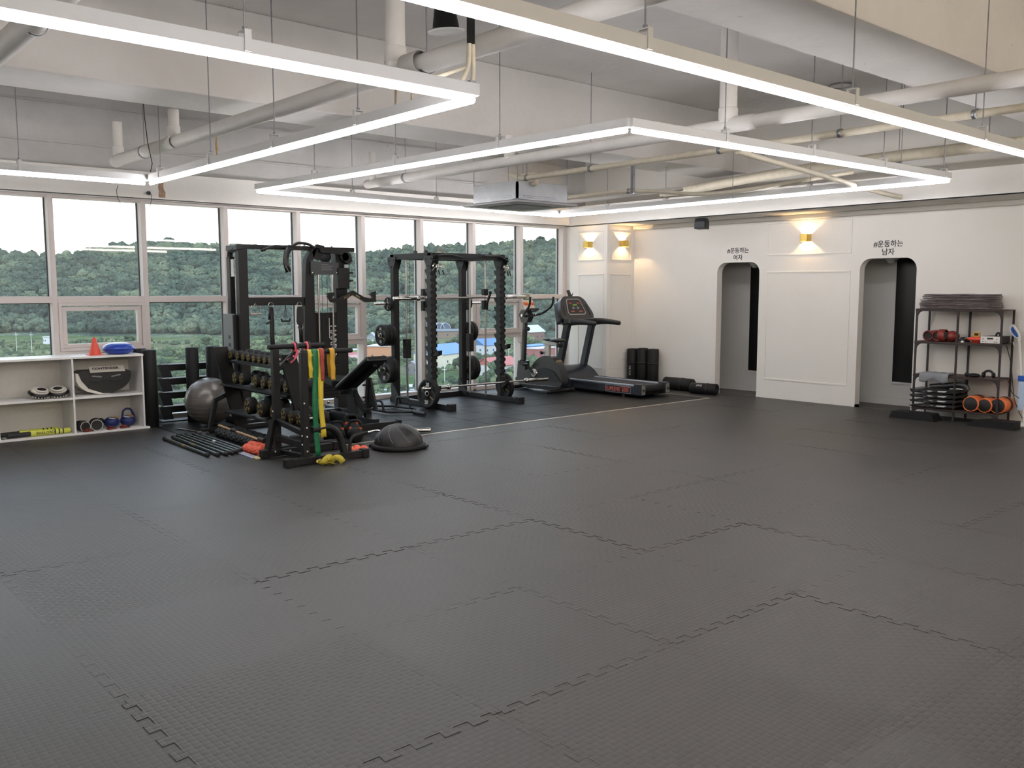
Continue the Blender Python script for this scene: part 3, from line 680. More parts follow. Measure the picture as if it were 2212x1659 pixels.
def foliage(name, cols, cs, bs, bd):
    m = noise_mat(name, cols, cs); nt = m.node_tree; b = nt.nodes['Principled BSDF']; g = nt.nodes.new('ShaderNodeNewGeometry')
    n = nt.nodes.new('ShaderNodeTexNoise'); n.inputs['Scale'].default_value = bs; n.inputs['Detail'].default_value = 3; nt.links.new(g.outputs['Position'], n.inputs['Vector'])
    bp = nt.nodes.new('ShaderNodeBump'); bp.inputs['Strength'].default_value = 1.0; bp.inputs['Distance'].default_value = bd
    nt.links.new(n.outputs['Fac'], bp.inputs['Height']); nt.links.new(bp.outputs[0], b.inputs['Normal'])
    # leaf clumps: small-scale dark gaps over the broad colour
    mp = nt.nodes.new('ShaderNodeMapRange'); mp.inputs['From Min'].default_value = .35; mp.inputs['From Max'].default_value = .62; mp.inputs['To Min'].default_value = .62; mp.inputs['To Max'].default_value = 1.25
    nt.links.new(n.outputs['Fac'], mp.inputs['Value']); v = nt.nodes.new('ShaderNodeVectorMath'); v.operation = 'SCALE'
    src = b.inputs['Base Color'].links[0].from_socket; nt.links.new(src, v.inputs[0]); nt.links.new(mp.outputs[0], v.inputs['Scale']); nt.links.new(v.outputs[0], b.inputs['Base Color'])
    return m
m_leaf = foliage('haze_tinted_foliage', ['#3f4b42', '#5a6756', '#82896a'], 0.02, 0.42, 3.0)  # aerial haze mixed into these greyed leaf colours
m_leaf2 = foliage('bright_green_foliage', ['#3b4a3c', '#5d6d4e', '#909a6e'], 0.06, 1.6, 0.8)
gr = struct(B().b2((-900, 60, GZ - 1), (2400, 2600, GZ)).build('ground', m_field))
def ridge(th):   # hill crest height by direction
    return 38 + 16 * cos((th - radians(47)) * 2.4) + 5 * sin(th * 17) + 3 * sin(th * 41 + 1)
def hill_z(r, th):
    base = 560 + 330 * max(0.0, min(1.0, (th - radians(40)) / radians(35))) + 60 * sin(th * 9)
    u = max(0.0, min(1.0, (r - base) / (1350 - base))); s = u * u * (3 - 2 * u)
    H = ridge(th) + 38
    z = GZ + s * H + 10 * noise.noise(Vector((r * cos(th) * .006, r * sin(th) * .006, 0))) * min(1, u * 6)
    if r > 1350: z -= (r - 1350) * 0.35
    return z
b = B(); n1, n2 = 60, 26; vs = []
for i in range(n1 + 1):
    th = radians(30) + radians(75) * i / n1
    for j in range(n2 + 1):
        r = 540 + 1100 * j / n2; vs.append((r * cos(th), r * sin(th), hill_z(r, th) - .5))
b.add(vs, [(i * (n2 + 1) + j, (i + 1) * (n2 + 1) + j, (i + 1) * (n2 + 1) + j + 1, i * (n2 + 1) + j + 1) for i in range(n1) for j in range(n2)], True)
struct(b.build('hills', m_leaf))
def blob(b, c, r, rg, n=8, m=5, sq=.8):
    return tuft(b, c, r * 1.05, rg, n, m)
def blob_unused(b, c, r, rg, n=8, m=5, sq=.8):
    P = []
    for j in range(m + 1):
        ph = pi * j / m
        for i in range(n):
            t = 2 * pi * i / n + j; q = r * rg.uniform(.78, 1.18)
            P.append((c[0] + q * sin(ph) * cos(t), c[1] + q * sin(ph) * sin(t), c[2] + q * sq * cos(ph)))
    b.add(P, [(j * n + i, (j + 1) * n + i, (j + 1) * n + (i + 1) % n, j * n + (i + 1) % n) for j in range(m) for i in range(n)], True)
rg = random.Random(5); b = B()
def tuft(b, c, r, rg, n=6, m=4):
    P = []
    for j in range(m + 1):
        ph = pi * j / m
        for i in range(n):
            t = 2 * pi * (i + .5 * (j % 2)) / n; q = r * rg.uniform(.78, 1.22)
            P.append((c[0] + q * sin(ph) * cos(t), c[1] + q * sin(ph) * sin(t), c[2] + q * .95 * cos(ph)))
    b.add(P, [(j * n + i, (j + 1) * n + i, (j + 1) * n + (i + 1) % n, j * n + (i + 1) % n) for j in range(m) for i in range(n)], True)
for k in range(21000):
    th = radians(rg.uniform(41, 84)); r = rg.uniform(560, 1400)
    if hill_z(r, th) < GZ + 1.5: continue
    if any(hypot(r * cos(th) - a, r * sin(th) - b_) < 24 for a, b_ in HOUSES): continue
    s_ = rg.uniform(2.8, 5.6) * (r / 1000) ** .4; big = rg.random() < .12
    if big: s_ *= 1.35
    tuft(b, (r * cos(th), r * sin(th), hill_z(r, th) + s_ * .55 + (3.5 if big else rg.uniform(0, 2))), s_, rg)
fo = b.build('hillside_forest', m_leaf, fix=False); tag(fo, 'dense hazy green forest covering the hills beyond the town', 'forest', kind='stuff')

def tree_proto(name, seed, h):
    rg = random.Random(seed); t = thing(name, 'x', 'tree')
    b = B()
    for k in range(22): 
        a = rg.uniform(0, 2 * pi); q = rg.uniform(0, .34) * h
        blob(b, (q * cos(a), q * sin(a), h * rg.uniform(.30, .88)), h * rg.uniform(.10, .18), rg, 7, 5)
    b.build('foliage', m_leaf2, t, fix=False)
    B().cyl((0, 0, 0), (0, 0, h * .5), h * .03, h * .018, 6).build('trunk', mat('grey_brown_bark', '#5d564c', 0.9), t); return t
protos = [tree_proto('tree', s, 9) for s in (1, 2, 3)]
rg = random.Random(9); pos = []
for k in range(6000):
    if len(pos) >= 285: break
    th = radians(rg.uniform(43, 76)); r = rg.uniform(235, 430) if k % 3 else rg.uniform(380, 700)
    x, y = r * cos(th), r * sin(th)
    if hill_z(r, th) > GZ + .4: continue
    if any(hypot(x - a, y - b_) < 18 for a, b_ in HOUSES): continue
    if 288 < r < 308 or 362 < r < 385 and rg.random() < .9: continue
    if any(hypot(x - a, y - b_) < 7 for a, b_ in pos): continue
    pos.append((x, y))
NAMED = [(319, 505, 'small white gabled house'), (265, 414, 'orange building'), (283, 380, 'cream warehouse with the blue roof'), (450, 598, 'long dark building'), (272, 322, 'white house with the red roof'), (355, 432, 'second blue roofed shed'), (478, 526, 'brick house with the pale roof'), (392, 427, 'blue banded building'), (356, 382, 'red brick flats'), (246, 350, 'grey shed'), (182, 724, 'white site container'), (208, 301, 'silver car'), (140, 615, 'floodlight poles')]
for k, (x, y) in enumerate(pos):
    p = protos[k % 3]; o = p if k < 3 else dup(p)
    o.location = (x, y, GZ); s_ = rg.uniform(.45, 1.1); o.scale = (s_, s_, s_ * rg.uniform(.8, 1.1)); o.rotation_euler = (0, 0, rg.uniform(0, 6))
    near = min(NAMED, key=lambda h: hypot(x - h[0], y - h[1])); dd = hypot(x - near[0], y - near[1])
    side = 'nearer the windows than' if hypot(x, y) < hypot(near[0], near[1]) else 'farther out than'
    if dd < 90: o['label'] = 'round green tree outside, %s the %s' % (side, near[2]); o['group'] = 'trees %s the %s' % (side, near[2])
    else: o['label'] = 'round green tree standing far from any house in the open valley'; o['group'] = 'trees of the open valley'
b = B()
for k in range(5200):
    th = radians(rg.uniform(42, 80)); r = 225 + 560 * rg.random() ** 1.3
    x, y = r * cos(th), r * sin(th)
    if hill_z(r, th) > GZ + 2: continue
    if any(hypot(x - a, y - b_) < 15 for a, b_ in HOUSES): continue
    if 289 < r < 307 or 363 < r < 379: continue
    if noise.noise(Vector((x * .02, y * .02, 3))) < -.12: continue
    tuft(b, (x, y, GZ + .6), rg.uniform(.8, 2.6), rg, 6, 4)
sc_ = b.build('scrub', m_leaf2, gr, fix=False); sc_['kind'] = 'stuff'
def house(name, label, x, y, w, d, h, rh, wall, roof, rz=.6, cat='house', win=3, flat=False):
    t = thing(name, label, cat, (x, y, GZ), rz)
    B().b2((-w / 2, -d / 2, 0), (w / 2, d / 2, h)).build('wall', mat('house_wall_' + wall.strip('#'), wall, .8), t)
    mr = mat('roof_' + roof.strip('#'), roof, .6)
    e = .6
    if flat: B().b2((-w / 2 - e, -d / 2 - e, h), (w / 2 + e, d / 2 + e, h + .4)).build('roof', mr, t)
    else: B().prism([(-d / 2 - e, h - .1), (0, h + rh), (d / 2 + e, h - .1), (d / 2 + e, h - .4), (0, h + rh - .3), (-d / 2 - e, h - .4)], 'X', -w / 2 - e, w / 2 + e).prism([(-d / 2, h - .2), (0, h + rh - .3), (d / 2, h - .2)], 'X', -w / 2, w / 2).build('roof', mr, t)
    mw = mat('far_window_glass', '#4c5a66', .2)
    for k in range(win):
        xx = -w / 2 + w * (k + .5) / win
        B().b2((xx - .6, -d / 2 - .08, h * .35), (xx + .6, -d / 2 + .05, h * .35 + 1.3)).build('window', mw, t)
    for k in range(2): B().b2((-w / 2 - .08, -d / 4 + k * d / 2 - .5, h * .4), (-w / 2 + .05, -d / 4 + k * d / 2 + .5, h * .4 + 1.2)).build('window', mw, t)
    return t
house('house', 'small white gabled house left of the rack outside', 319, 505, 13, 9, 7.5, 4.5, '#d9dadc', '#9aa0a6', .9)
house('house', 'orange plastered building beside the left window mullion outside', 268, 414, 16, 12, 9.5, 0, '#c98f6a', '#c4c3bf', .7, flat=True)
house('warehouse', 'cream warehouse with a big blue roof seen through the rack', 283, 380, 26, 18, 7, 4.5, '#d8d3c0', '#5b84b4', .35, 'building')
house('warehouse', 'long low dark building with greenhouses above it', 450, 598, 26, 12, 6, 1.5, '#8c7767', '#5c6670', -.5, 'building')
house('house', 'white house with a bright red roof seen through the rack', 272, 322, 17, 12, 5, 3.4, '#cfccc8', '#b4625a', .1)
house('warehouse', 'second blue roofed shed right of the rack', 355, 432, 20, 12, 6, 4, '#c7cbd0', '#4f7cae', .3, 'building')
house('house', 'brick house with a pale grey roof beside the exercise bike', 478, 526, 20, 14, 7, 5, '#8d6a60', '#c3ccd2', .2)
house('house', 'white cottage with pale roof behind the treadmill', 520, 520, 12, 10, 5, 4, '#b9c0c6', '#bcc6cc', .8)
house('building', 'low building with a blue band roof beside the exercise bike', 392, 427, 26, 10, 4, 0, '#7f93a8', '#4b7fc0', .3, 'building', flat=True)
house('house', 'red brick block of flats low behind the exercise bike', 356, 382, 22, 10, 6, 0, '#a0605c', '#b9a7a3', .2, flat=True)
house('house', 'grey shed below the blue roofed warehouse', 246, 350, 10, 8, 4, 2.5, '#7e7a78', '#8b8a8c', .4)
house('building', 'red roofed low shop left of the bench outside', 254, 422, 18, 9, 4, 2, '#bfa9a2', '#b0585c', .3, 'building')
house('building', 'lime green walled store above the red roof outside', 268, 452, 20, 8, 5, 0, '#9db36a', '#c9ccd0', .3, 'building', flat=True)
house('container', 'white site container in the field outside the left windows', 182, 724, 11, 5, 5, 0, '#dfe3e6', '#cfd4d8', .2, 'container', win=1, flat=True)
house('house', 'pink roofed cottage near the orange building', 240, 395, 14, 10, 4, 3, '#b98f84', '#b98b86', .5)
t = thing('greenhouse', 'row of dark arched greenhouse tunnels on the slope', 'greenhouse', (455, 625, GZ), -.5)
for k in range(5):
    b = B(); pr = [(4.2 * cos(a * pi / 8), 4.6 * sin(a * pi / 8)) for a in range(9)]
    B().prism([(q[0] + k * 5.4 - 11, q[1] + 7) for q in pr], 'Y', -7, 7).build('tunnel', mat('greenhouse_film', '#4d6079', .4), t)
    B().tube([(4.25 * cos(a * pi / 8) + k * 5.4 - 11, -7.1, 4.7 * sin(a * pi / 8) + 7) for a in range(9)], .22, 5).build('hoop', m_whitep, t)
B().b2((-16, -7, 0), (15.4, 7, 7)).build('bank', m_field, t)
for x, y, lab in ((208.2, 300.7, 'silver car on the road seen under the rack'), (253, 366, 'white car parked further back by the shed')):
    t = thing('car', lab, 'car', (x, y, GZ + .05), 1.0)
    B().prism([(-2.2, .35), (2.2, .35), (2.25, .8), (1.2, .95), (.6, 1.42), (-1.1, 1.42), (-1.9, .95), (-2.25, .85)], 'Y', -.88, .88).build('body', mat('silver_car_paint', '#c9ced2', .3, .3), t, bevel=.06)
    B().prism([(1.05, .96), (.55, 1.37), (-1.05, 1.37), (-1.7, .96)], 'Y', -.9, .9).build('window_band', mat('car_glass', '#39444c', .15), t)
    for xx in (-1.35, 1.35):
        for yy in (-.8, .8): B().cyl((xx, yy - .1, .33), (xx, yy + .1, .33), .33, n=12).build('wheel', m_rubber, t)
for x, y, h, lab in ((135, 618, 14, 'left white floodlight pole in the field outside'), (142, 612, 14, 'right white floodlight pole in the field outside'), (221.6, 296, 9, 'street lamp pole beside the road seen through the rack'), (305, 352, 11, 'utility pole seen right of the rack')):
    t = thing('light_pole', lab, 'pole', (x, y, GZ)); B().cyl((0, 0, 0), (0, 0, h), .16, .12, 6).build('pole', m_whitep, t); B().b2((-1.1, -.08, h - 2), (1.1, .08, h - 1.8)).build('cross_arm', m_whitep, t)
m_road = mat('pale_road', '#9a9c9c', .9)
for th0, th1, r0, w, lab in ((40, 84, 292, 6.5, 'trim_4'), (40, 78, 368, 5, 'trim_5')):
    vs = []; n_ = 24
    for i in range(n_ + 1):
        th = radians(th0 + (th1 - th0) * i / n_); r = r0 + 10 * sin(th * 5)
        vs += [(r * cos(th), r * sin(th), GZ + .04), ((r + w) * cos(th), (r + w) * sin(th), GZ + .04)]
    o = B().add(vs, [(2 * i, 2 * i + 1, 2 * i + 3, 2 * i + 2) for i in range(n_)]).build('road', m_road, gr)
# ------------------------------------------------------------------ white shelf unit and what is on it
SX0, SX1, SY0, SY1, SH = 0.58, 3.50, 10.27, 10.72, 0.84
t = thing('shelf_unit', 'long low white open shelf unit in front of the left windows', 'shelf', (SX0, SY0, 0))
W_, D_ = SX1 - SX0, SY1 - SY0
B().b2((0, -.008, SH - .022), (W_ + .004, D_, SH)).build('top_board', m_white, t, bevel=.002)
B().b2((0, -.012, .0), (W_ + .045, D_, .022)).build('bottom_board', m_white, t, bevel=.002)
for x in (0, W_ / 4, W_ / 2, 3 * W_ / 4, W_):
    pass
for x in (0.0, .73, 1.46, 2.185, W_):
    x0 = min(max(x - .009, 0), W_ - .018)
    B().b2((x0, 0, .022), (x0 + .018, D_ - .006, SH - .022)).build('upright_panel', m_white, t)
for a, b_ in ((.009, .721), (.739, 1.451), (1.469, 2.176), (2.194, W_ - .018)):
    B().b2((a, .004, .385), (b_, D_ - .006, .407)).build('shelf_board', m_white, t)
B().b2((0, D_ - .006, .0), (W_, D_, SH - .02)).build('back_panel', mat('shelf_back_board', '#d6d3cc', .6, var=.03, vscale=30), t)
TOPZ, MIDZ, LOWZ = SH, .407, .022
m_orange = mat('orange_red_cone_plastic', '#d9503f', 0.45)
t = thing('training_cone', 'small orange red cone standing on the white shelf unit', 'cone', (3.04, 10.42, TOPZ))
B().lathe([(.0, .195), (.012, .195), (.016, .19), (.062, .014), (.062, .008)], n=24).build('cone', m_orange, t)
B().box((0, 0, .005), (.155, .155, .01)).build('base', m_orange, t, bevel=.004)
t = thing('balance_cushion', 'shiny blue round inflated cushion lying on the white shelf unit', 'cushion', (3.30, 10.45, TOPZ))
m_blue = mat('glossy_blue_rubber', '#1b3fa6', 0.18, spec=.6)
B().lathe([(0, .0), (.10, .002), (.145, .02), (.166, .052), (.168, .062), (.166, .072), (.14, .104), (.09, .122), (0, .118)], n=36).build('air_disc', m_blue, t)
B().torus((0, 0, .062), .168, .005, 'Z', 36, 6).build('seam', m_blue, t)
t = thing('wooden_stick', 'pale yellow stick lying behind the blue cushion', 'stick', (3.20, 10.66, TOPZ + .012))
B().cyl((-.06, 0, 0), (.16, .0, 0), .012, n=10).build('shaft', mat('pale_yellow_foam', '#d8c27a', .7), t); B().cyl((-.065, 0, 0), (-.055, 0, 0), .0125, n=10).build('cap', m_whitep, t)

m_leatherk = mat('black_leather', '#161616', 0.4, spec=.55, bump=.1, bscale=150)
m_leatherw = mat('white_leather', '#d6d2c8', 0.42)
# kick shield: a half-moon body with white strap side
t = thing('kick_shield', 'big black and white half moon kick shield in the upper right compartment', 'kick shield', (3.12, 10.50, MIDZ))
prof = [(-.29, .24)] + [(-.29 * cos(pi * k / 28), .235 - .225 * sin(pi * k / 28) ** .8) for k in range(1, 28)] + [(.29, .24), (.24, .262), (-.22, .268)]
B().prism(prof, 'Y', -.10, .10, True).build('body', m_leatherk, t, bevel=.018)
pr2 = [(-.296, .245)] + [(-.300 * cos(pi * k / 14), .233 - .232 * sin(pi * k / 14) ** .8) for k in range(1, 9)] + [(-.02, .01), (-.17, .07), (-.24, .16), (-.27, .24)]
B().prism(pr2, 'Y', -.108, .104).build('white_edge', m_leatherw, t, bevel=.006)
o = B().b2((-.17, -.05, -.005), (.2, .04, .004)).build('white_panel', m_leatherw, t, bevel=.003); o.location = (.02, -.086, .279); o.rotation_euler = (radians(42), 0, 0)
text_mesh('lettering', 'CONTENDER', .046, (0, 0, .0048), (0, 0, 0), m_print_k, o, bold=.001)
for x, a in ((-.08, .13), (.12, -.16)):
    B().box((x, -.112, .20), (.10, .006, .014), ry=a).build('grip_patch', mat('grey_reflective', '#7d7f82', .4), t)
    B().tube(fillet([(x - .07, -.10, .16), (x - .04, -.112, .14), (x + .04, -.112, .14), (x + .07, -.10, .16)], .03), .005, 6).build('handle_strap', m_leatherk, t)
# focus mitts
def mitt(label, x, rz):
    t = thing('focus_mitt', label, 'mitt', (x, 10.42, MIDZ + .012), rz, 'white focus mitts in the upper left compartment'); t.rotation_euler = (radians(16), 0, rz); t.scale = (1.08, 1.08, 1.3)
    b = B(); b.sph((0, 0, .035), .092, (1, 1.12, .38), 20, 10); b.build('pad', m_leatherk, t)
    B().sph((0, 0, .056), .082, (1, 1.1, .32), 20, 10).build('white_face', m_leatherw, t)
    B().torus((0, -.035, .074), .05, .010, 'Z', 18, 6).build('hand_opening_rim', m_leatherw, t)
    B().sph((0, -.035, .078), .045, (1, 1, .25), 14, 6).build('hand_opening', m_print_k, t)
    for k in range(9):
        a = radians(205 + k * 16); B().box((.093 * cos(a), .104 * sin(a), .028), (.012, .004, .014), rz=a + R90).build('white_lace', m_leatherw, t)
    B().torus((0, 0, .036), .093, .006, 'Z', 24, 6, 1.12).build('piping', m_print_k, t)
    return t
mitt('left white focus mitt with black rim on the upper left shelf', 2.46, .25); mitt('right white focus mitt with black rim on the upper left shelf', 2.65, -.3)
m_lime = mat('lime_yellow_foam', '#cfd353', .5)
def bat(label, loc, rz, txt):
    t = thing('training_bat', label, 'bat', loc, rz, 'yellow foam bats on the bottom shelf')
    B().cyl((.12, 0, .032), (.50, 0, .032), .028, n=18).sph((.50, 0, .032), .028, (.7, 1, 1), 18, 8).build('foam_sleeve', m_lime, t)
    B().cyl((-.10, 0, .03), (.12, 0, .03), .024, n=16).build('grip', m_print_k, t)
    for x in (.35, .39, .43): B().cyl((x, 0, .032), (x + .012, 0, .032), .0286, n=18, cap=False).build('black_ring', m_print_k, t)
    B().tube(fillet([(-.10, 0, .03), (-.14, .0, .03), (-.16, -.02, .006), (-.135, -.03, .004)], .02), .004, 6).build('wrist_cord', m_print_k, t)
    if txt: text_mesh('lettering', 'BARLORD', .04, (.26, -.0292, .032), (R90, 0, 0), mat('olive_print', '#6f7430', .5), t, bold=.001)
bat('yellow foam bat with black grip lying behind on the bottom shelf', (2.14, 10.44, LOWZ), .10, False)
bat('yellow foam bat with printed letters lying in front on the bottom shelf', (2.22, 10.33, LOWZ), .04, True)
def shin(label, x, y, r, s=1.0):
    t = thing('boxing_glove', label, 'boxing glove', (x, y, LOWZ), r, 'black gloves in the lower right compartment')
    B().sph((0, .03, .062 * s), .075 * s, (.95, 1.15, .8), 18, 10).sph((.055 * s, .05, .085 * s), .034 * s, (1, 1.5, .9), 12, 8).build('glove_body', m_leatherk, t)
    b = B().lathe([(.055 * s, -.10), (.058 * s, -.02), (.05 * s, .02)], (0, 0, .058 * s), 'Y', 22); b.build('cuff', m_leatherk, t)
    B().torus((0, -.10, .058 * s), .058 * s, .0035, 'Y', 24, 6).build('white_cuff_trim', m_leatherw, t)
    B().lathe([(.0, -.1015), (.055 * s, -.102)], (0, 0, .058 * s), 'Y', 18).build('cuff_opening', m_print_k, t)
shin('black boxing glove with white rim at the left of the lower right compartment', 2.865, 10.42, .15, .9); shin('black boxing glove with white rim beside the blue head guard', 3.02, 10.43, -.2, 1.0)
def headguard(label, x, y, r, hoop):
    t = thing('head_guard', label, 'head guard', (x, y, LOWZ), r, 'blue head guards in the lower right compartment')
    B().sph((0, 0, .06), .085, (1, .95, .72), 20, 10).build('padding', mat('dark_blue_vinyl', '#1c2a66', .4), t)
    B().box((-.01, -.045, .106), (.09, .03, .012), rz=.3, ry=.2).build('white_stripe', m_leatherw, t, bevel=.003)
    B().box((.025, -.02, .112), (.07, .035, .014), rz=-.3).build('ochre_panel', mat('ochre_vinyl', '#a8772c', .5), t, bevel=.004)
    if hoop: B().tube(fillet([(-.06, 0, .09), (-.045, 0, .19), (.03, 0, .2), (.075, 0, .10)], .05), .012, 8, flat=1.6).build('chin_hoop', mat('dark_blue_vinyl', '#1c2a66', .4), t)
headguard('blue head guard with ochre panel next to the black gloves', 3.19, 10.45, .2, False); headguard('blue head guard with upright hoop at the right end of the bottom shelf', 3.37, 10.46, -.1, True)
m_maroon = mat('maroon_strap', '#6e2118', .5)
for lab, x, y, n_ in (('small dark red strap curled in front of the blue head guards', 3.13, 10.315, 0), ('dark red hand wrap at the right front of the bottom shelf', 3.27, 10.315, 1), ('red lace lying in the left black glove', 2.88, 10.30, 2)):
    t = thing('hand_wrap', lab, 'wrap', (x, y, LOWZ)); 
    B().torus((0, 0, .012), .028, .010, 'Z', 16, 6).torus((.012, .004, .026), .022, .008, 'Z', 14, 6).build('rolled_band', m_maroon, t); B().tube([(.02, 0, .01), (.06, -.01, .006), (.075, .01, .008)], .006, 6).build('loose_end', m_maroon, t)

# ------------------------------------------------------------------ standing foam rollers, step rack, ball
def roller(label, x, y, h=.9, r=.078, z=0.0, name='foam_roller'):
    t = thing(name, label, 'foam roller', (x, y, z), 0, 'tall black foam rollers by the window')
    B().lathe([(0, 0), (r - .006, 0), (r, .006), (r, h - .006), (r - .006, h), (.022, h), (.020, h - .01), (0, h - .01)], n=28).build('roller', m_rubber, t)
    B().lathe([(.022, h + .001), (r * .55, h + .0012), (r * .55, h)], n=24).build('end_ring', m_black2, t)
roller('tall black foam roller standing at the end of the white shelf unit', 3.60, 10.36, .875)
roller('tall black foam roller behind the one beside the white shelf unit', 3.56, 10.57, .88)
roller('tall black foam roller standing just left behind the silver ball', 4.13, 10.46, .875, .074, .002)
roller('tall black foam roller standing right behind the silver ball', 4.375, 10.45, .88, .078, .002)
t = thing('storage_rack', 'low black rack of stacked slanted trays in front of the window', 'rack', (3.80, 10.58, .002))
for k in range(4):
    z = .03 + k * .165
    B().prism([(.02 - .0, z), (.135, z), (.095, z + .155), (-.03, z + .155)], 'Y', 0, .02).build('slanted_side', m_black2, t, bevel=.003)
    B().prism([(.02 - .0, z), (.03, z), (-.018, z + .155), (-.03, z + .155)], 'Y', .02, .2).build('slanted_side', m_black2, t)
    B().b2((.06, .021, z + .075), (.78, .2, z + .15)).build('tray', m_black, t, bevel=.004)
B().b2((.781, .0, 0), (.80, .2, .70)).build('end_panel', m_black, t); B().b2((0, 0, 0), (.78, .2, .012)).build('base', m_black, t)
t = thing('exercise_ball', 'large shiny silver grey exercise ball by the dumbbell rack', 'ball', (4.16, 10.06, .002))
m_ball = mat('silver_grey_pvc', '#77736f', .30, .45, .6)
B().sph((0, 0, .275), .275, (1, 1, .985), 48, 28).build('ball', m_ball, t)
b = B()
for k in range(-3, 4):
    z = k * .05; b.torus((0, 0, .275 + z), sqrt(.275 ** 2 - z * z) - .0005, .0018, 'Z', 48, 4)
b.build('ridge', m_ball, t)['kind'] = 'stuff'

# ------------------------------------------------------------------ dumbbell rack
RK = thing('dumbbell_rack', 'black three tier dumbbell rack beside the silver ball', 'rack', (4.0, 8.0, .002))
def tier(x, z, y0, y1):
    B().bar((x - .03, y0, z - .075), (x - .03, y1, z - .075), .05, .012).build('tray', m_black, RK, bevel=.002)
    B().bar((x + .17, y0, z - .03), (x + .17, y1, z - .03), .05, .012).bar((x + .07, y0, z - .065), (x + .07, y1, z - .065), .25, .01).build('tray', m_black, RK, bevel=.002)
tier(.20, .835, .15, 1.62); tier(.13, .585, .0, 1.55); tier(.02, .33, -.4, 1.2)
for y in (-.05, 1.52):
    # leaning upright plate, floor foot and short brace
    B().prism([(.22, .04), (.36, .04), (.33, .2), (.15, .93), (.0, .93), (.02, .8)], 'Y', y - .02, y + .02).build('upright_plate', m_black, RK, bevel=.004)
    B().b2((-.16, y - .035, 0), (.62, y + .035, .05)).build('foot', m_black, RK, bevel=.008)
B().b2((.25, .1, .45), (.31, 1.5, .52)).build('cross_beam', m_black, RK)
B().b2((.3, .1, .15), (.36, 1.5, .22)).build('cross_beam', m_black, RK)
B().bar((-.06, 1.55, .03), (.02, 1.55, .36), .045, .05).bar((.01, 1.55, .345), (.22, 1.55, .43), .045, .05).build('end_leg', m_black, RK, bevel=.004)
def dumbbell(label, x, y, z, r, L=.11):
    t = thing('dumbbell', label, 'dumbbell', (x, y, z), 0, 'black rubber dumbbells on the three tier rack')
    for s, x0 in ((0, 0.0), (1, L * 1.0 + .12)):
        B().lathe([(0, x0), (r * .80, x0), (r * .97, x0 + .012), (r, x0 + .02), (r, x0 + L - .02), (r * .97, x0 + L - .01), (r * .8, x0 + L), (0, x0 + L)], axis='X', n=20).build('head', m_rubber, t)
    B().cyl((L, 0, 0), (L + .12, 0, 0), .014, n=10).build('handle', m_steel, t)
    e = B().torus((-.001, 0, 0), r * .74, .0022, 'X', 24, 4); e.build('emblem_ring', m_yellow, t)
    e = B()
    for k in range(4):
        a = k * R90 + .6; c, s_ = cos(a), sin(a); u = r * .62
        e.prism([(c * u - s_ * u * .30, s_ * u + c * u * .30), (c * u + s_ * u * .30, s_ * u - c * u * .30), (c * r * .14 + s_ * .004, s_ * r * .14 - c * .004), (c * r * .14 - s_ * .004, s_ * r * .14 + c * .004)], 'X', -.0022, 0)
    e.build('emblem', m_yellow, t)
TY = [('top', 4.14, .845, [9.42, 9.24, 9.10, 8.97, 8.845, 8.72, 8.595, 8.47], [.056, .055, .05, .05, .047, .047, .044, .044]),
      ('middle', 4.07, .605, [9.17, 9.0, 8.68, 8.50, 8.33, 8.17, 8.01], [.066, .066, .068, .068, .068, .066, .064]),
      ('bottom', 3.97, .37, [8.66, 8.37, 8.08, 7.88, 7.72, 7.57][:6], [.088, .088, .084, .070, .066, .062])]
for nm, x, z, ys, rs in TY:
    for k, (y, r) in enumerate(zip(ys, rs)):
        dumbbell('black dumbbell with yellow cross emblem, %s from the silver ball on the %s tier' % (NTH[k], nm), x, y, z - .055 + r if nm != 'bottom' else z - .07 + r * .8, r, .075 if nm == 'top' else .09)

# ------------------------------------------------------------------ band tower (dip stand) in front
TW = thing('dip_stand', 'black steel dip stand hung with coloured bands in the foreground', 'exercise stand', (3.85, 7.2, 0))
def sq(name, p, q, w=.06, h=.06, par=TW, m=m_black, bev=.004): return B().bar(p, q, w, h).build(name, m, par, bevel=bev)
sq('front_foot', (-.19, -.04, .04), (.56, -.04, .04), .06, .06)
for x in (-.205, .57): B().b2((x - .035, -.08, 0), (x + .035, .0, .08)).build('foot_cap', m_rubber, TW, bevel=.008)
sq('rear_foot', (-.14, .50, .04), (.56, .50, .04))
for x in (-.165, .57): B().b2((x - .035, .46, 0), (x + .035, .54, .08)).build('foot_cap', m_rubber, TW, bevel=.008)
B().b2((-.045, -.03, .05), (.02, .03, 1.0)).build('front_post', m_black, TW, bevel=.006)
B().b2((-.03, .545, .06), (.035, .605, 1.0)).build('rear_post', m_black, TW, bevel=.006)
B().cyl((-.03, 0, 1.0), (.48, 0, 1.0), .022, n=16).build('grip_bar', m_rubber, TW)
B().cyl((-.06, .58, 1.02), (.52, .58, 1.02), .024, n=16).build('grip_bar', m_rubber, TW)
sq('brace', (.02, .57, .80), (.24, .57, 1.0), .035, .035)
sq('brace', (-.04, .56, .34), (-.12, .52, .07), .05, .05)
sq('side_rail', (-.01, .0, .27), (.0, .57, .33), .035, .05); sq('side_rail', (-.01, .0, .17), (.0, .57, .17), .05, .06); sq('side_rail', (.04, .0, .055), (.0, .5, .045), .04, .04)
B().tube(fillet([(.06, 0, .30), (.24, 0, .32), (.34, 0, .22), (.37, -.02, .06)], .12, 6), .033, 10).build('curved_leg', m_black, TW)
B().tube(fillet([(.42, -.03, .06), (.44, -.02, .2), (.62, -.02, .225)], .06, 6), .016, 8).build('small_handle', m_black, TW)
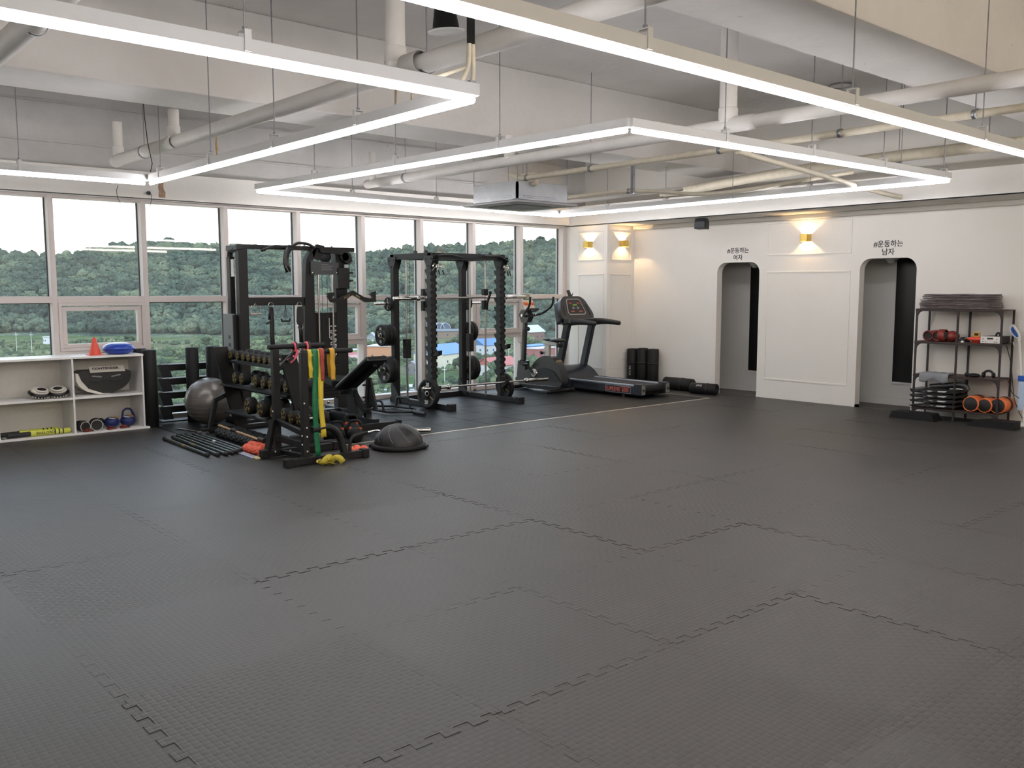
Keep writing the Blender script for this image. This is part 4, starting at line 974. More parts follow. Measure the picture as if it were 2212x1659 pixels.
for p in ((-.01, -.032, .33), (-.01, -.032, .25), (-.03, -.032, .55), (-.01, -.032, .12), (-.034, .575, .42), (-.034, .575, .30), (-.034, .575, .18), (.09, -.072, .04), (.05, .41, .06), (-.046, -.01, .26), (-.046, -.01, .18), (-.08, .45, .06)):
    B().sph(p, .0085, (1, 1, 1), 8, 6).build('bolt_cap', m_whitep, TW)
def band(label, x0, w, zb, mt, zf=None, off=0, twist=0, ph=0):
    t = thing('resistance_band', label, 'exercise band', (3.85 + x0, 7.2, 1.0), 0, 'rubber bands draped over the front bar')
    P = []; n = 24
    prof = [(.030, -(.30 if zf is None else zf))] 
    r = .0245 + off
    pts = [(r, -(.24 if zf is None else zf)), (r, -.05), (r, 0)] + [(r * cos(a), r * sin(a)) for a in [k * pi / 8 for k in range(1, 8)]] + [(-r, 0)]
    m_ = 14
    for k in range(1, m_ + 1): pts.append((-r - .004 * sin(k * .9 + ph), -(1.0 - zb) * k / m_))
    vs = []
    for i, (y, z) in enumerate(pts):
        u = max(0, -z); a = twist * u; dx = .010 * sin(u * 7 + ph) * min(1, u * 3); ww = w * (1 - .18 * min(1, u * 4) * abs(sin(u * 5 + ph)))
        for s in (-.5, .5):
            for q in (-.0016, .0016):
                vs.append((dx + ww * s * cos(a), y + q + ww * s * sin(a) * (1 if y < 0 else -1), z))
    F = []
    for i in range(len(pts) - 1):
        a, c = 4 * i, 4 * i + 4
        F += [(a, c, c + 2, a + 2), (a + 1, a + 3, c + 3, c + 1), (a, a + 1, c + 1, c), (a + 2, c + 2, c + 3, a + 3)]
    F += [(0, 2, 3, 1), tuple(4 * len(pts) - k for k in (4, 3, 1, 2))]
    B().add(vs, F, True).build('band', mt, t); return t
m_by = mat('yellow_latex', '#d3b936', .55, var=.05, vscale=20); m_bg = mat('green_latex', '#12693f', .5, var=.12, vscale=25); m_br = mat('brick_red_latex', '#9c4030', .55); m_bo = mat('ochre_latex', '#c79a2e', .55)
band('short yellow band, leftmost on the front bar', .042, .046, .77, m_by)
band('long dark green band reaching almost to the floor', .088, .062, .055, m_bg, ph=1, off=.002)
band('long yellow band hanging beside the green one', .148, .058, .23, m_by, ph=2.2, off=.001)
band('short brick red band over the long yellow one', .155, .046, .74, m_br, off=.006, twist=1.2)
t = band('narrow ochre loop band, rightmost on the front bar', .262, .05, .74, m_bo, off=.003)
m_pink = mat('pink_strap', '#d8606e', .6)
for lab, x, zz in (('pink and black lifting strap hanging from the rear bar', .20, .0), ('pink and black lifting strap looped at the right of the rear bar', .33, .0)):
    t = thing('lifting_strap', lab, 'strap', (3.85 + x, 7.78, 1.02), 0, 'pink lifting straps on the rear bar')
    B().torus((0, 0, -.012), .037, .011, 'X', 20, 6, 1.15).build('loop', m_pink, t)
    B().torus((.022, 0, -.014), .036, .012, 'X', 20, 6, 1.15).build('black_lining', m_print_k, t)
    if x < .3: B().tube(fillet([(.02, -.04, -.03), (.0, -.045, -.10), (-.06, -.04, -.15)], .04), .014, 6, flat=.35).tube([(-.02, -.04, -.09), (-.09, -.04, -.13)], .010, 6).build('strap_tail', m_pink, t); B().box((-.06, -.046, -.12), (.07, .012, .03), ry=-.6).build('buckle_pad', m_print_k, t)
    else: B().tube([(-.005, -.03, -.03), (-.004, -.034, -.07)], .013, 6).build('strap_tail', m_pink, t)

# loose bars on the mat
m_bar = mat('dark_green_bar_grip', '#17231a', .28, spec=.6)
m_cap = mat('black_end_cap', '#141414', .55)
ends = [((3.40, 9.33), (3.36, 8.10)), ((3.50, 9.36), (3.44, 8.05)), ((3.56, 9.40), (3.51, 8.03)), ((3.615, 9.42), (3.58, 8.05)), ((3.67, 9.44), (3.64, 8.09)), ((3.735, 9.40), (3.69, 8.12)), ((3.79, 9.36), (3.745, 8.14))]
for k, ((xa, ya), (xb, yb)) in enumerate(ends):
    d = Vector((xb - xa, yb - ya, 0)); L = d.length
    t = thing('body_bar', 'dark green weighted bar lying on the floor, %s from the left' % NTH[k], 'exercise bar', (xa - .04, ya, .0), atan2(d.y, d.x), 'green weighted bars on the floor')
    B().cyl((.03, 0, .019), (L - .03, 0, .019), .0155, n=12).build('bar', m_bar, t)
    for x0, x1 in ((0, .035), (L - .05, L)): B().lathe([(0, x0), (.018, x0), (.021, x0 + .006), (.021, x1 - .006), (.018, x1), (0, x1)], (0, 0, .021), 'X', 14).build('end_cap', m_cap, t)
    if k in (0, 1, 5): B().cyl((L * .45, 0, .0192), (L * .45 + .07, 0, .0192), .0158, n=12, cap=False).build('label_sleeve', m_print_w if k == 5 else m_yellow, t)
t = thing('steel_rod', 'thin shiny steel rod on the floor behind the green bars', 'rod', (3.74, 9.98, 0), -1.35)
B().cyl((0, 0, .01), (.55, 0, .01), .007, n=8).build('rod', m_chrome, t); B().b2((.4, -.02, 0), (.55, .03, .016)).build('rod_holder', m_mud, t)
t = thing('massage_stick', 'light wooden stick with black sleeves leaning over the foam rollers', 'stick', (3.93, 9.28, .105), -1.63)
B().cyl((0, 0, 0), (1.12, 0, -.01), .013, n=12).build('dowel', m_wood, t)
for x in (.38, 1.10): B().cyl((x, 0, 0), (x + .13, 0, -.003), .021, n=14).build('black_sleeve', m_cap, t)
def spiky(label, loc, rz, L, r, m_, rings=8):
    t = thing('massage_roller', label, 'massage roller', loc, rz, 'knobbly massage rollers beside the green bars')
    b = B(); b.cyl((0, 0, r), (L, 0, r), r * .8, n=14)
    for k in range(rings):
        x = (k + .5) * L / rings
        for q in range(7):
            a = q * pi / 3.5 + (k % 2) * pi / 7
            b.sph((x, cos(a) * r * .72, r + sin(a) * r * .72), L / rings * .56, (1, .8, .8), 6, 4)
    o = b.build('knobbly_surface', m_, t); o['kind'] = 'stuff'
    B().lathe([(.0, -.004), (r * .5, -.004), (r * .5, .0), (0, 0)], (0, 0, r), 'X', 12).build('core_end', m_cap, t)
m_coral = mat('coral_orange_rubber', '#ea6a4e', .5)
spiky('long black knobbly roller lying next to the green bars', (3.90, 9.22, 0), -1.60, .95, .040, m_cap, 14)
spiky('second black knobbly roller under the dumbbell rack', (4.07, 9.20, .0), -1.58, .9, .040, m_cap, 14)
spiky('coral orange knobbly roller at the foot of the dip stand', (3.715, 8.17, 0), -1.50, .31, .034, m_coral, 6)
spiky('second coral orange roller behind the first one', (3.82, 8.30, 0), -1.45, .31, .034, m_coral, 6)
t = thing('spirit_level_bar', 'flat silver blue bar with cream tip pointing from under the green bars', 'bar', (3.635, 8.10, 0), -1.62)
B().b2((0, -.032, 0), (.34, .032, .014)).build('blade', mat('silver_blue_metal', '#b8c3dc', .3, .4), t, bevel=.004); B().b2((.34, -.022, 0), (.42, .022, .02)).build('tip', mat('cream_plastic', '#cfc39a', .5), t, bevel=.006); B().cyl((-.03, 0, .012), (.03, -.03, .012), .018, n=10).build('pivot', m_cap, t)
# peanut ball and crumpled yellow band at the front foot
t = thing('peanut_ball', 'coral orange triple massage ball behind the end of the front foot', 'massage ball', (4.40, 7.26, .0))
B().sph((-.04, .02, .055), .038, n=16).sph((.03, .045, .062), .036, n=16).sph((.075, -.005, .05), .042, n=16).cyl((-.04, .02, .055), (.075, 0, .052), .024, n=12).build('balls', m_coral, t)
t = thing('yellow_band_pile', 'crumpled yellow band lying in front of the black foot tube', 'exercise band', (3.98, 7.045, 0))
rgx = random.Random(2); b = B()
def ribbon(b, pts, w, up=(0, 0, 1), th=.002):
    pts = [Vector(p) for p in pts]; vs = []
    for i, p in enumerate(pts):
        t_ = (pts[min(i + 1, len(pts) - 1)] - pts[max(i - 1, 0)]).normalized(); s = t_.cross(Vector(up)); s = s.normalized() if s.length > .01 else Vector((1, 0, 0)); nn = s.cross(t_).normalized()
        for a in (-.5, .5):
            for q in (-.5, .5): vs.append(p + s * w * a + nn * th * q)
    F = []
    for i in range(len(pts) - 1):
        a, c = 4 * i, 4 * i + 4; F += [(a, c, c + 2, a + 2), (a + 1, a + 3, c + 3, c + 1), (a, a + 1, c + 1, c), (a + 2, c + 2, c + 3, a + 3)]
    b.add(vs, F + [(0, 2, 3, 1), tuple(4 * len(pts) - k for k in (4, 3, 1, 2))], True)
ribbon(b, fillet([(-.07, .0, .01), (-.05, -.02, .05), (0, -.01, .075), (.03, .01, .02)], .03), .07, (0, 1, .3)); ribbon(b, fillet([(.03, .01, .02), (.06, .0, .06), (.10, -.02, .055), (.13, -.03, .01)], .03), .055, (0, 1, .2)); ribbon(b, fillet([(-.05, -.02, .01), (-.02, -.05, .03), (.03, -.05, .005)], .02), .05, (.2, .3, 1)); ribbon(b, fillet([(-.06, .02, .02), (-.11, .0, .05), (-.12, -.01, .035)], .02), .025, (0, 1, 0))
b.build('crumpled_band', mat('lemon_latex', '#c5b541', .6), t, fix=False)

# ------------------------------------------------------------------ cable machine
CM = thing('cable_machine', 'tall black lat pulldown and cable machine in front of the windows', 'weight machine', (4.50, 9.90, .002))
def cb(name, lo, hi, m=m_black, bev=.006): return B().b2(lo, hi).build(name, m, CM, bevel=bev)
cb('left_post', (-.01, .0, 0), (.10, .09, 2.02)); cb('rear_left_post', (-.03, .20, 0), (.03, .29, 1.93))
cb('top_beam', (-.01, .01, 2.02), (1.53, .07, 2.07)); cb('top_side_beam', (-.03, .0, 2.0), (.05, .30, 2.06), m_black2)
B().tube(fillet([(0, .25, 1.9), (.0, .25, 2.0), (0, .1, 2.02)], .08), .035, 8).build('post_elbow', m_black, CM)
cb('pulley_cover', (-.018, .13, 1.70), (.0, .24, 1.90), m_whitep, .004)
B().cyl((-.0, .11, .9), (-.0, .11, 1.72), .009, n=8).build('guide_rod', m_steel, CM)
cb('side_shroud', (-.06, .1, .25), (-.03, .37, 1.27), mat('grey_side_shroud', '#6a6d70', .45), .004)
cb('side_shroud_front', (-.06, .085, .25), (.0, .1, 1.26), m_black)
for k in range(5): B().b2((-.063, .18, .62 + k * .09), (-.0601, .22, .66 + k * .09)).build('shroud_mark', m_print_k, CM)
cb('cross_beam', (.10, .02, 1.365), (.86, .08, 1.46)); 
# right tower
B().prism([(.80, 0.0), (.95, 0), (.95, 1.75), (.93, 1.88), (.97, 1.98), (1.0, 2.06), (.93, 2.04), (.85, 1.92), (.835, 1.75), (.80, .9)], 'Y', .0, .09, False).build('tower_post', m_black, CM, bevel=.01)
cb('tower_post', (1.26, .02, 0), (1.42, .13, 2.02))
B().prism([(.89, 1.73), (1.27, 1.735), (1.27, 1.88), (.89, 1.895)], 'Y', -.035, -.015).build('instruction_plate', mat('slate_plate', '#34373a', .4), CM, bevel=.004)
for k, w in enumerate((.10, .16, .14, .15)): B().b2((1.03, -.0365, 1.855 - k * .022), (1.03 + w, -.0352, 1.861 - k * .022)).build('plate_print', mat('dim_print', '#7a7774', .6), CM)
for x in (.91, 1.245): B().sph((x, -.036, 1.755), .011, (1, .5, 1), 10, 6).build('plate_screw', m_chrome, CM)
for x in (1.005, 1.20): B().cyl((x, .0, .2), (x, .0, 1.73), .0125, n=12).cyl((x, .0, 1.69), (x, .0, 1.735), .02, n=12).build('guide_rod', m_steel, CM)
for x in (1.06, 1.13): B().cyl((x, .01, 1.0), (x, .01, 1.74), .003, n=6).build('cable', m_print_k, CM)
cb('stack_shield', (.94, .03, .2), (1.27, .05, 1.27), m_black)
for k in range(12): B().b2((.97, -.045, .22 + k * .042), (1.24, .028, .22 + k * .042 + .038)).build('weight_plate', m_rubber, CM, bevel=.003)
text_mesh('lettering', 'HARRISON', .115, (1.21, .028, .83), (R90, R90, 0), m_print_w, CM, bold=.003)
B().b2((1.155, .026, .95), (1.163, .0295, 1.20)).b2((1.155, .026, .55), (1.163, .0295, .78)).build('stripe', m_print_w, CM)
# lever, pulleys
B().lathe([(0, -.02), (.075, -.02), (.08, -.01), (.07, 0), (.08, .01), (.075, .02), (0, .02)], (1.12, .03, 1.955), 'Y', 24).build('pulley', m_black2, CM)
B().prism([(.93, 2.0), (1.0, 2.10), (1.1, 2.08), (1.08, 1.98), (1.02, 1.9), (.95, 1.93)], 'Y', .0, .04).build('pulley_bracket', m_black, CM, bevel=.006)
B().lathe([(0, -.02), (.05, -.02), (.055, -.01), (.045, 0), (.055, .01), (.05, .02), (0, .02)], (1.36, -.03, 1.955), 'Y', 24).build('pulley', m_black2, CM)
B().prism([(1.0, 2.055), (1.36, 2.04), (1.44, 1.99), (1.46, 1.9), (1.40, 1.86), (1.34, 1.9), (1.3, 1.98), (1.02, 2.0)], 'Y', -.05, -.015).build('front_arm', m_black, CM, bevel=.008)
B().cyl((1.425, -.03, 1.92), (1.425, -.03, 1.70), .0035, n=6).build('cable', m_print_k, CM)
B().b2((1.25, -.06, 1.56), (1.41, .02, 1.82)).build('carriage', m_black, CM, bevel=.01)
B().cyl((1.41, -.05, 1.76), (1.46, -.05, 1.76), .014, n=10).cyl((1.40, -.05, 1.66), (1.46, -.05, 1.66), .016, n=10).build('carriage_knob', m_black2, CM)
B().b2((1.345, -.045, 1.80), (1.40, -.035, 1.86)).build('tag_plate', m_zinc, CM)
cb('base_beam', (-.1, -.02, 0), (1.5, .1, .07)); cb('base_foot', (-.08, -.24, 0), (.05, .35, .07)); cb('base_foot', (1.25, -.5, 0), (1.42, .35, .08))
# lat bar resting on the top beam
t = thing('lat_bar', 'long bent grey lat bar resting over the top beam of the machine', 'bar', (4.50, 9.885, 2.04))
B().tube(fillet([(.27, -.02, -.03), (.40, -.02, .018), (.64, -.02, .02), (.72, -.02, .068), (.86, -.02, .06), (.95, -.02, .01)], .04, 4), .017, 10).build('bar', m_black2, t)
B().cyl((.255, -.02, -.037), (.30, -.02, -.02), .020, n=10).build('rubber_tip', m_rubber, t)
t = thing('belt', 'black leather weight belt hanging over the top beam', 'belt', (5.10, 9.86, 2.06))
b = B(); ribbon(b, fillet([(.03, .0, .0), (-.03, -.01, -.06), (-.055, -.012, -.17), (-.02, -.015, -.30)], .05), .07, (0, 1, 0), .012); b.build('strap', m_leatherk, t, fix=False)
B().tube([(-.06, -.02, -.23), (-.015, -.02, -.30)], .006, 6).build('buckle_rod', m_zinc, t)
# double row handle with lettering
t = thing('row_handle', 'black wide chevron cable handle with yellow print on the right tower', 'handle', (5.91, 9.79, 1.50))
B().prism([(-.35, -.03), (-.345, .015), (-.27, .02), (-.255, -.0), (-.30, -.055), (-.18, -.05), (0, .045), (.16, -.04), (.28, -.06), (.285, -.03), (.25, -.01), (.27, .02), (.335, .035), (.335, -.10), (.18, -.105), (0, -.01), (-.16, -.105), (-.30, -.105)], 'Y', -.02, .02).build('handle_body', m_black, t, bevel=.008)
text_mesh('lettering', 'MAX', .042, (-.085, -.0215, -.035), (R90, -.42, 0), m_yellow, t); B().box((.07, -.0212, -.03), (.06, .001, .018), ry=.5).build('yellow_patch', m_yellow, t)
B().cyl((0, 0, .03), (0, 0, .16), .005, n=6).torus((0, 0, .05), .016, .004, 'Y', 14, 5).build('carabiner', m_steel, t)
# attachments hanging under the cross beam
def ring(b, c, R=.03): b.torus(c, R, .0035, 'Y', 18, 6)
t = thing('stirrup_handle', 'chrome rectangular stirrup handle, leftmost under the cross beam', 'handle', (4.67, 9.89, 1.37))
b = B().tube(fillet([(-.055, 0, -.10), (-.055, 0, -.01), (.06, 0, -.01), (.06, 0, -.10)], .015), .006, 8); b.tube([(-.02, 0, -.01), (0, 0, .025), (.02, 0, -.01)], .005, 6); b.build('bracket', m_chrome, t)
B().cyl((-.06, 0, -.10), (.065, 0, -.10), .012, n=12).build('grip', mat('beige_rubber_grip', '#a99b8b', .5), t)
t = thing('hanging_strap', 'long black strap with chrome ring hanging under the cross beam', 'strap', (4.865, 9.885, 1.37))
b = B(); ring(b, (0, 0, .0), .032); b.build('ring', m_chrome, t)
b = B(); ribbon(b, [(0, 0, -.02), (.01, 0, -.18), (.005, 0, -.35), (.02, 0, -.60)], .055, (0, 1, 0), .006); ribbon(b, [(-.01, -.008, -.02), (-.03, -.01, -.17)], .03, (0, 1, 0), .006); b.build('webbing', m_print_k, t, fix=False)
B().box((-.035, -.01, -.20), (.07, .02, .022), ry=-.4).build('buckle', m_cap, t)
t = thing('rope_handle', 'black double hook handle hanging by thin cords', 'handle', (5.05, 9.885, 1.37))
B().tube([(0, 0, .0), (-.025, 0, -.17)], .003, 5).tube([(0.005, 0, .0), (.02, 0, -.17)], .003, 5).tube([(0, 0, 0), (-.004, 0, -.17)], .003, 5).build('cord', m_print_k, t)
B().tube(fillet([(-.055, 0, -.16), (-.05, 0, -.19), (.05, 0, -.19), (.06, 0, -.16)], .02), .011, 8).build('hook_bar', m_cap, t)
t = thing('ankle_strap', 'black padded strap with two chrome rings hanging under the cross beam', 'strap', (5.235, 9.885, 1.37))
B().prism([(-.035, -.05), (-.02, -.02), (.02, -.02), (.045, -.06), (.05, -.2), (.035, -.23), (-.03, -.235), (-.042, -.2)], 'Y', -.008, .008).build('pad', m_print_k, t, bevel=.006)
b = B(); ring(b, (0, 0, .0), .032); ring(b, (.005, 0, -.26), .034); b.build('rings', m_chrome, t)
b = B(); ribbon(b, [(.0, 0, -.22), (.01, 0, -.32), (.015, .0, -.45)], .05, (0, 1, 0), .006); b.build('webbing', m_print_k, t, fix=False)
# ------------------------------------------------------------------ incline bench
BN = thing('weight_bench', 'black adjustable incline bench with raised back rest behind the kettlebells', 'bench', (5.45, 9.0, .002))
def bp_(name, p, q, w, h, m=m_black, bev=.005): return B().bar(p, q, w, h).build(name, m, BN, bevel=bev)
bp_('spine', (0, -.45, .06), (0, .55, .06), .07, .09); bp_('rear_foot', (-.27, -.48, .035), (.27, -.48, .035), .07, .07); bp_('front_foot', (-.22, .58, .04), (.22, .58, .04), .07, .08)
for x in (-.27, .27): B().b2((x - .02, -.52, 0), (x + .02, -.44, .078)).build('foot_cap', m_rubber, BN, bevel=.005)
B().prism([(-.12, .05), (.10, .05), (.16, .40), (.02, .42)], 'X', -.035, .035).build('front_upright', m_black2, BN, bevel=.006)
bp_('rear_strut', (0, -.30, .08), (0, .08, .42), .05, .06); bp_('adjuster_strut', (.0, -.24, .10), (0, -.30, .56), .05, .05)
B().prism([(-.46, .22), (-.40, .20), (-.36, .27), (-.33, .23), (-.30, .30), (-.27, .27), (-.26, .52), (-.34, .56)], 'X', -.012, .012).build('ladder_plate', m_black, BN)
for z in (.20, .34, .48): B().cyl((-.07, -.28, z), (.07, -.28, z), .012, n=10).build('rung', m_black2, BN)
o = B().box((0, 0, 0), (.28, .80, .065)).build('back_pad', m_vinyl, BN, bevel=.022); o.location = (0, -.13, .60); o.rotation_euler = (radians(-29), 0, 0)
bp_('back_frame', (0, .22, .36), (0, -.42, .72), .05, .05)
o = B().prism([(-.15, -.11), (.15, -.13), (.15, .10), (.08, .17), (-.08, .17), (-.15, .10)], 'Z', -.03, .03).build('seat_pad', m_vinyl, BN, bevel=.018); o.location = (0, .36, .475); o.rotation_euler = (radians(8), 0, 0)
B().cyl((-.1, .18, .36), (.1, .18, .36), .02, n=10).build('pivot', m_black2, BN)
B().sph((.0, .62, .2), .02, n=8, m=6).build('pull_pin', m_chrome, BN)

# ------------------------------------------------------------------ half rack with smith bar
RX0, RX1, RY0, RY1, RH = 6.99, 8.17, 9.60, 10.46, 2.04
HR = thing('squat_rack', 'black steel squat rack with saw toothed front posts before the windows', 'rack', (RX0, RY0, .002))
W_, D_ = RX1 - RX0, RY1 - RY0
def hb(name, lo, hi, m=m_black, bev=.005): return B().b2(lo, hi).build(name, m, HR, bevel=bev)
for x in (0, W_):
    hb('front_post', (x - .036, -.036, 0), (x + .036, .036, 1.93)); hb('rear_post', (x - .045, D_ - .04, 0), (x + .045, D_ + .04, 1.98))
    hb('top_side_beam', (x - .04, -.05, 1.955), (x + .04, D_ + .06, 2.03)); hb('base_beam', (x - .04, -.42, 0), (x + .04, D_ + .10, .07))
    B().b2((x - .048, -.45, 0), (x + .048, -.36, .085)).build('foot_cap', m_rubber, HR, bevel=.006)
    for sx in (-1, 1):
        xa = x + sx * .037; xb = x + sx * .045
        # notched plates: latch hooks behind, rectangular notches in front
        z = .36; back = []; n = 12; dz = (1.86 - .36) / n
        for k in range(n):
            z0 = .36 + k * dz; back += [(.045, z0), (.085, z0 + dz * .35), (.095, z0 + dz * .62), (.045, z0 + dz * .66)]
        back.append((.045, 1.86)); n2 = 18; dz2 = (1.80 - .34) / n2; fr = [(-.045, 1.84)]
        for k in range(n2):
            z0 = 1.82 - k * dz2; fr += [(-.052, z0), (-.052, z0 - dz2 * .55), (-.030, z0 - dz2 * .55), (-.030, z0 - dz2)]
        fr += [(-.05, .34)]
        B().prism([(y, zz) for y, zz in back + fr], 'X', min(xa, xb), max(xa, xb)).build('notched_plate', m_black2, HR)
    k2 = B()
    for k in range(18): k2.b2((x - .034, -.040, .40 + k * .081), (x + .034, -.0362, .44 + k * .081))
    k2.build('slot_row', m_print_k, HR)['kind'] = 'stuff'
    for yc in (0, D_):
        B().prism([(yc - .10, 1.99), (yc + .10, 1.99), (yc + .09, 1.93), (yc + .035, 1.82), (yc - .035, 1.82), (yc - .09, 1.93)], 'X', x - .052, x - .045).build('gusset', m_black2, HR, bevel=.002)
        B().prism([(yc - .10, 1.99), (yc + .10, 1.99), (yc + .09, 1.93), (yc + .035, 1.82), (yc - .035, 1.82), (yc - .09, 1.93)], 'X', x + .045, x + .052).build('gusset', m_black2, HR, bevel=.002)
        for dy, z in ((-.06, 1.95), (.06, 1.95), (0, 1.86)): B().sph((x - .055, yc + dy, z), .012, (.6, 1, 1), 8, 6).build('bolt', m_black2, HR)
    B().prism([(D_ - .16, .0), (D_ + .04, .0), (D_ + .04, .26), (D_ - .0, .26), (D_ - .14, .08)], 'X', x - .055, x - .045).build('base_gusset', m_black2, HR, bevel=.002)
    # smith guides and counterweight
    B().cyl((x + .07 if x == 0 else x - .07, .25, .06), (x + .07 if x == 0 else x - .07, .25, 1.96), .0135, n=12).build('guide_rod', m_steel, HR)
    B().cyl((x + .04 if x == 0 else x - .04, .64, .06), (x + .04 if x == 0 else x - .04, .64, 1.96), .013, n=12).build('guide_rod', m_steel, HR)
    B().cyl((x + .08 if x == 0 else x - .08, .62, .70), (x + .08 if x == 0 else x - .08, .62, 1.96), .0028, n=6).build('cable', m_print_k, HR)
    xx = x + .04 if x == 0 else x - .04
    B().b2((xx - .042, .60, .62 if x == 0 else .66), (xx + .042, .68, .88 if x == 0 else .92)).build('counterweight', m_rubber, HR, bevel=.004)
    for yy in (.18, .42): B().lathe([(0, -.015), (.03, -.015), (.034, 0), (.03, .015), (0, .015)], (xx, yy, 2.04), 'X', 16).build('top_pulley', m_black2, HR)
hb('top_front_beam', (-.04, -.04, 1.95), (W_ + .04, .04, 2.03), m_black2); hb('top_rear_beam', (-.04, D_ - .04, 1.96), (W_ + .04, D_ + .04, 2.03)); hb('rear_base_beam', (-.04, D_ - .03, 0), (W_ + .04, D_ + .05, .07))
B().tube(fillet([(.05, -.05, 1.985), (.16, -.07, 2.0), (.28, -.07, 2.0), (.45, -.09, 1.965)], .03), .014, 8).tube(fillet([(W_ + .06, -.09, 1.94), (W_ - .08, -.09, 2.0), (W_ - .35, -.08, 2.0)], .03), .014, 8).build('pull_up_grip', m_black2, HR)
# spotter hooks, low bar holders
for x, z in ((.0, .735), (W_, .775)):
    B().prism([(-.04, z + .10), (-.04, z - .06), (-.10, z - .05), (-.17, z - .03), (-.18, z + .03), (-.10, z + .0), (-.055, z + .01)], 'X', x - .03, x + .03).build('spotter_hook', m_black, HR, bevel=.003)
    B().prism([(-.04, .36), (-.04, .18), (-.075, .19), (-.145, .24), (-.15, .30), (-.13, .30), (-.12, .262), (-.075, .262), (-.06, .34)], 'X', x - .03, x + .03).build('bar_holder', m_black, HR, bevel=.003)
# plate pegs
PEG = [('left', -1, 0, 1.355), ('left', -1, 0, .93), ('left', -1, 0, .455), ('right', 1, W_, 1.355), ('right', 1, W_, .94), ('right', 1, W_, .40)]
for _, s, x, z in PEG: B().cyl((x + s * .045, D_, z), (x + s * (.33 if z > 1.3 else .27), D_, z), .022, n=16).build('plate_peg', m_chrome, HR)
def plate(label, loc, R, T, txt, rz=0, s=-1, tilt=0, grp='rubber weight plates on the squat rack'):
    t = thing('weight_plate', label, 'weight plate', loc, rz, grp); t.rotation_euler = (0, tilt, rz)
    r0 = .026
    B().lathe([(r0, -T / 2), (R * .30, -T / 2), (R * .34, -T * .30), (R * .72, -T * .28), (R * .78, -T / 2), (R * .97, -T / 2), (R, -T * .35), (R, T * .35), (R * .97, T / 2), (R * .78, T / 2), (R * .72, T * .28), (R * .34, T * .30), (R * .30, T / 2), (r0, T / 2), (r0, -T / 2)], axis='X', n=36).build('plate_disc', m_rubber, t)
    B().lathe([(r0 - .001, -T / 2 - .001), (r0 + .008, -T / 2 - .002), (r0 + .008, -T / 2)], axis='X', n=20).build('hub_ring', m_steel, t)
    for k in range(3):   # grip slots
        a0 = k * 2 * pi / 3 + .5; pts = [(R * .42 * cos(a0 + a), R * .42 * sin(a0 + a)) for a in (-.42, 0, .42)] + [(R * .68 * cos(a0 + a), R * .68 * sin(a0 + a)) for a in (.40, .15, -.15, -.40)]
        B().prism(pts, 'X', -T * .34, -T * .28).build('grip_slot', m_print_k, t)
    for a in (.5, .5 + pi): B().box((-T / 2 - .0005, cos(a) * R * .55, sin(a) * R * .55), (.001, R * .36, R * .085), rx=a).build('yellow_mark', m_yellow, t)
    if txt:
        for dz in (-1, 1): text_mesh('lettering', txt, R * .34, (-T / 2 - .002, 0, dz * R * .86 if False else dz * R * .60), (R90, 0, -R90), m_print_w, t, bold=.0015)
    return t
sx_ = RX0 - .045
plate('small weight plate on the upper left peg of the squat rack', (sx_ - .06, RY1, 1.355), .095, .035, '5')
for k in range(3): plate('10 kg weight plate on the middle left peg, %s of three' % ('innermost', 'middle one', 'outermost')[k], (sx_ - .045 - k * .062, RY1, .93), .148, .055, '10' if k == 2 else '')
for k in range(2): plate('%s weight plate on the lower left peg of the squat rack' % ('inner large', 'outer large')[k], (sx_ - .05 - k * .068, RY1, .455), .185, .062, '15' if k == 1 else '')
bx_ = RX1 + .045
for k, (lab, z, R, T, dx) in enumerate((('small weight plate on the upper right peg of the squat rack', 1.355, .10, .035, .045), ('inner weight plate on the middle right peg of the rack', .94, .14, .055, .045), ('outer weight plate on the middle right peg of the rack', .94, .148, .055, .108), ('inner weight plate on the lower right peg of the rack', .40, .185, .06, .05), ('outer weight plate on the lower right peg of the rack', .40, .18, .06, .12))):
    plate(lab, (bx_ + dx, RY1, z), R, T, '')
plate('20 kg weight plate leaning on the floor against the left front post', (6.895, 9.56, .199), .195, .06, '20', rz=.10, tilt=.09)
plate('weight plate standing on the floor behind the right front post', (8.31, 9.68, .192), .188, .06, '', rz=-.08, tilt=-.08)
def barbell(label, p, q, s=.34):
    p, q = Vector(p), Vector(q); d = q - p; L = d.length
    t = thing('barbell', label, 'barbell', tuple(p), atan2(d.y, d.x)); t.rotation_euler = (0, -math.asin(d.z / L), atan2(d.y, d.x))
    B().cyl((s, 0, 0), (L - s, 0, 0), .0145, n=14).build('shaft', m_steel, t)
    for a, b_, c in ((0, s - .04, s), (L, L - s + .04, L - s)):
        B().lathe([(0, a), (.022, a), (.025, a + (.004 if a == 0 else -.004)), (.025, b_)], axis='X', n=18).build('sleeve', m_chrome, t)
        B().lathe([(.014, c), (.033, c), (.036, (b_ + c) / 2), (.033, b_), (.014, b_)], axis='X', n=18).build('collar', m_chrome, t)
    return t
barbell('chrome smith barbell racked at chest height across the squat rack', (6.56, 9.85, 1.435), (8.86, 9.85, 1.448), .40)
barbell('chrome barbell lying low across the front of the squat rack', (6.77, 9.505, .275), (8.98, 9.505, .262), .43)
for x in (RX0 + .07, RX1 - .07):   # smith carriages belong to the rack
    xl = x - RX0
    hb('smith_carriage', (xl - .03, .22, 1.30), (xl + .03, .28, 1.37)); B().b2((xl - .045, .225, 1.27), (xl + .03, .285, 1.40)).b2((xl - .045, .225, 1.47), (xl + .03, .285, 1.56)).build('smith_carriage', m_black, HR, bevel=.004)
    B().bar((xl - .01, .21, 1.34), (xl - .01, .13, 1.50), .025, .022).sph((xl - .01, .13, 1.51), .024, n=10, m=6).build('latch_hook', m_black2, HR)
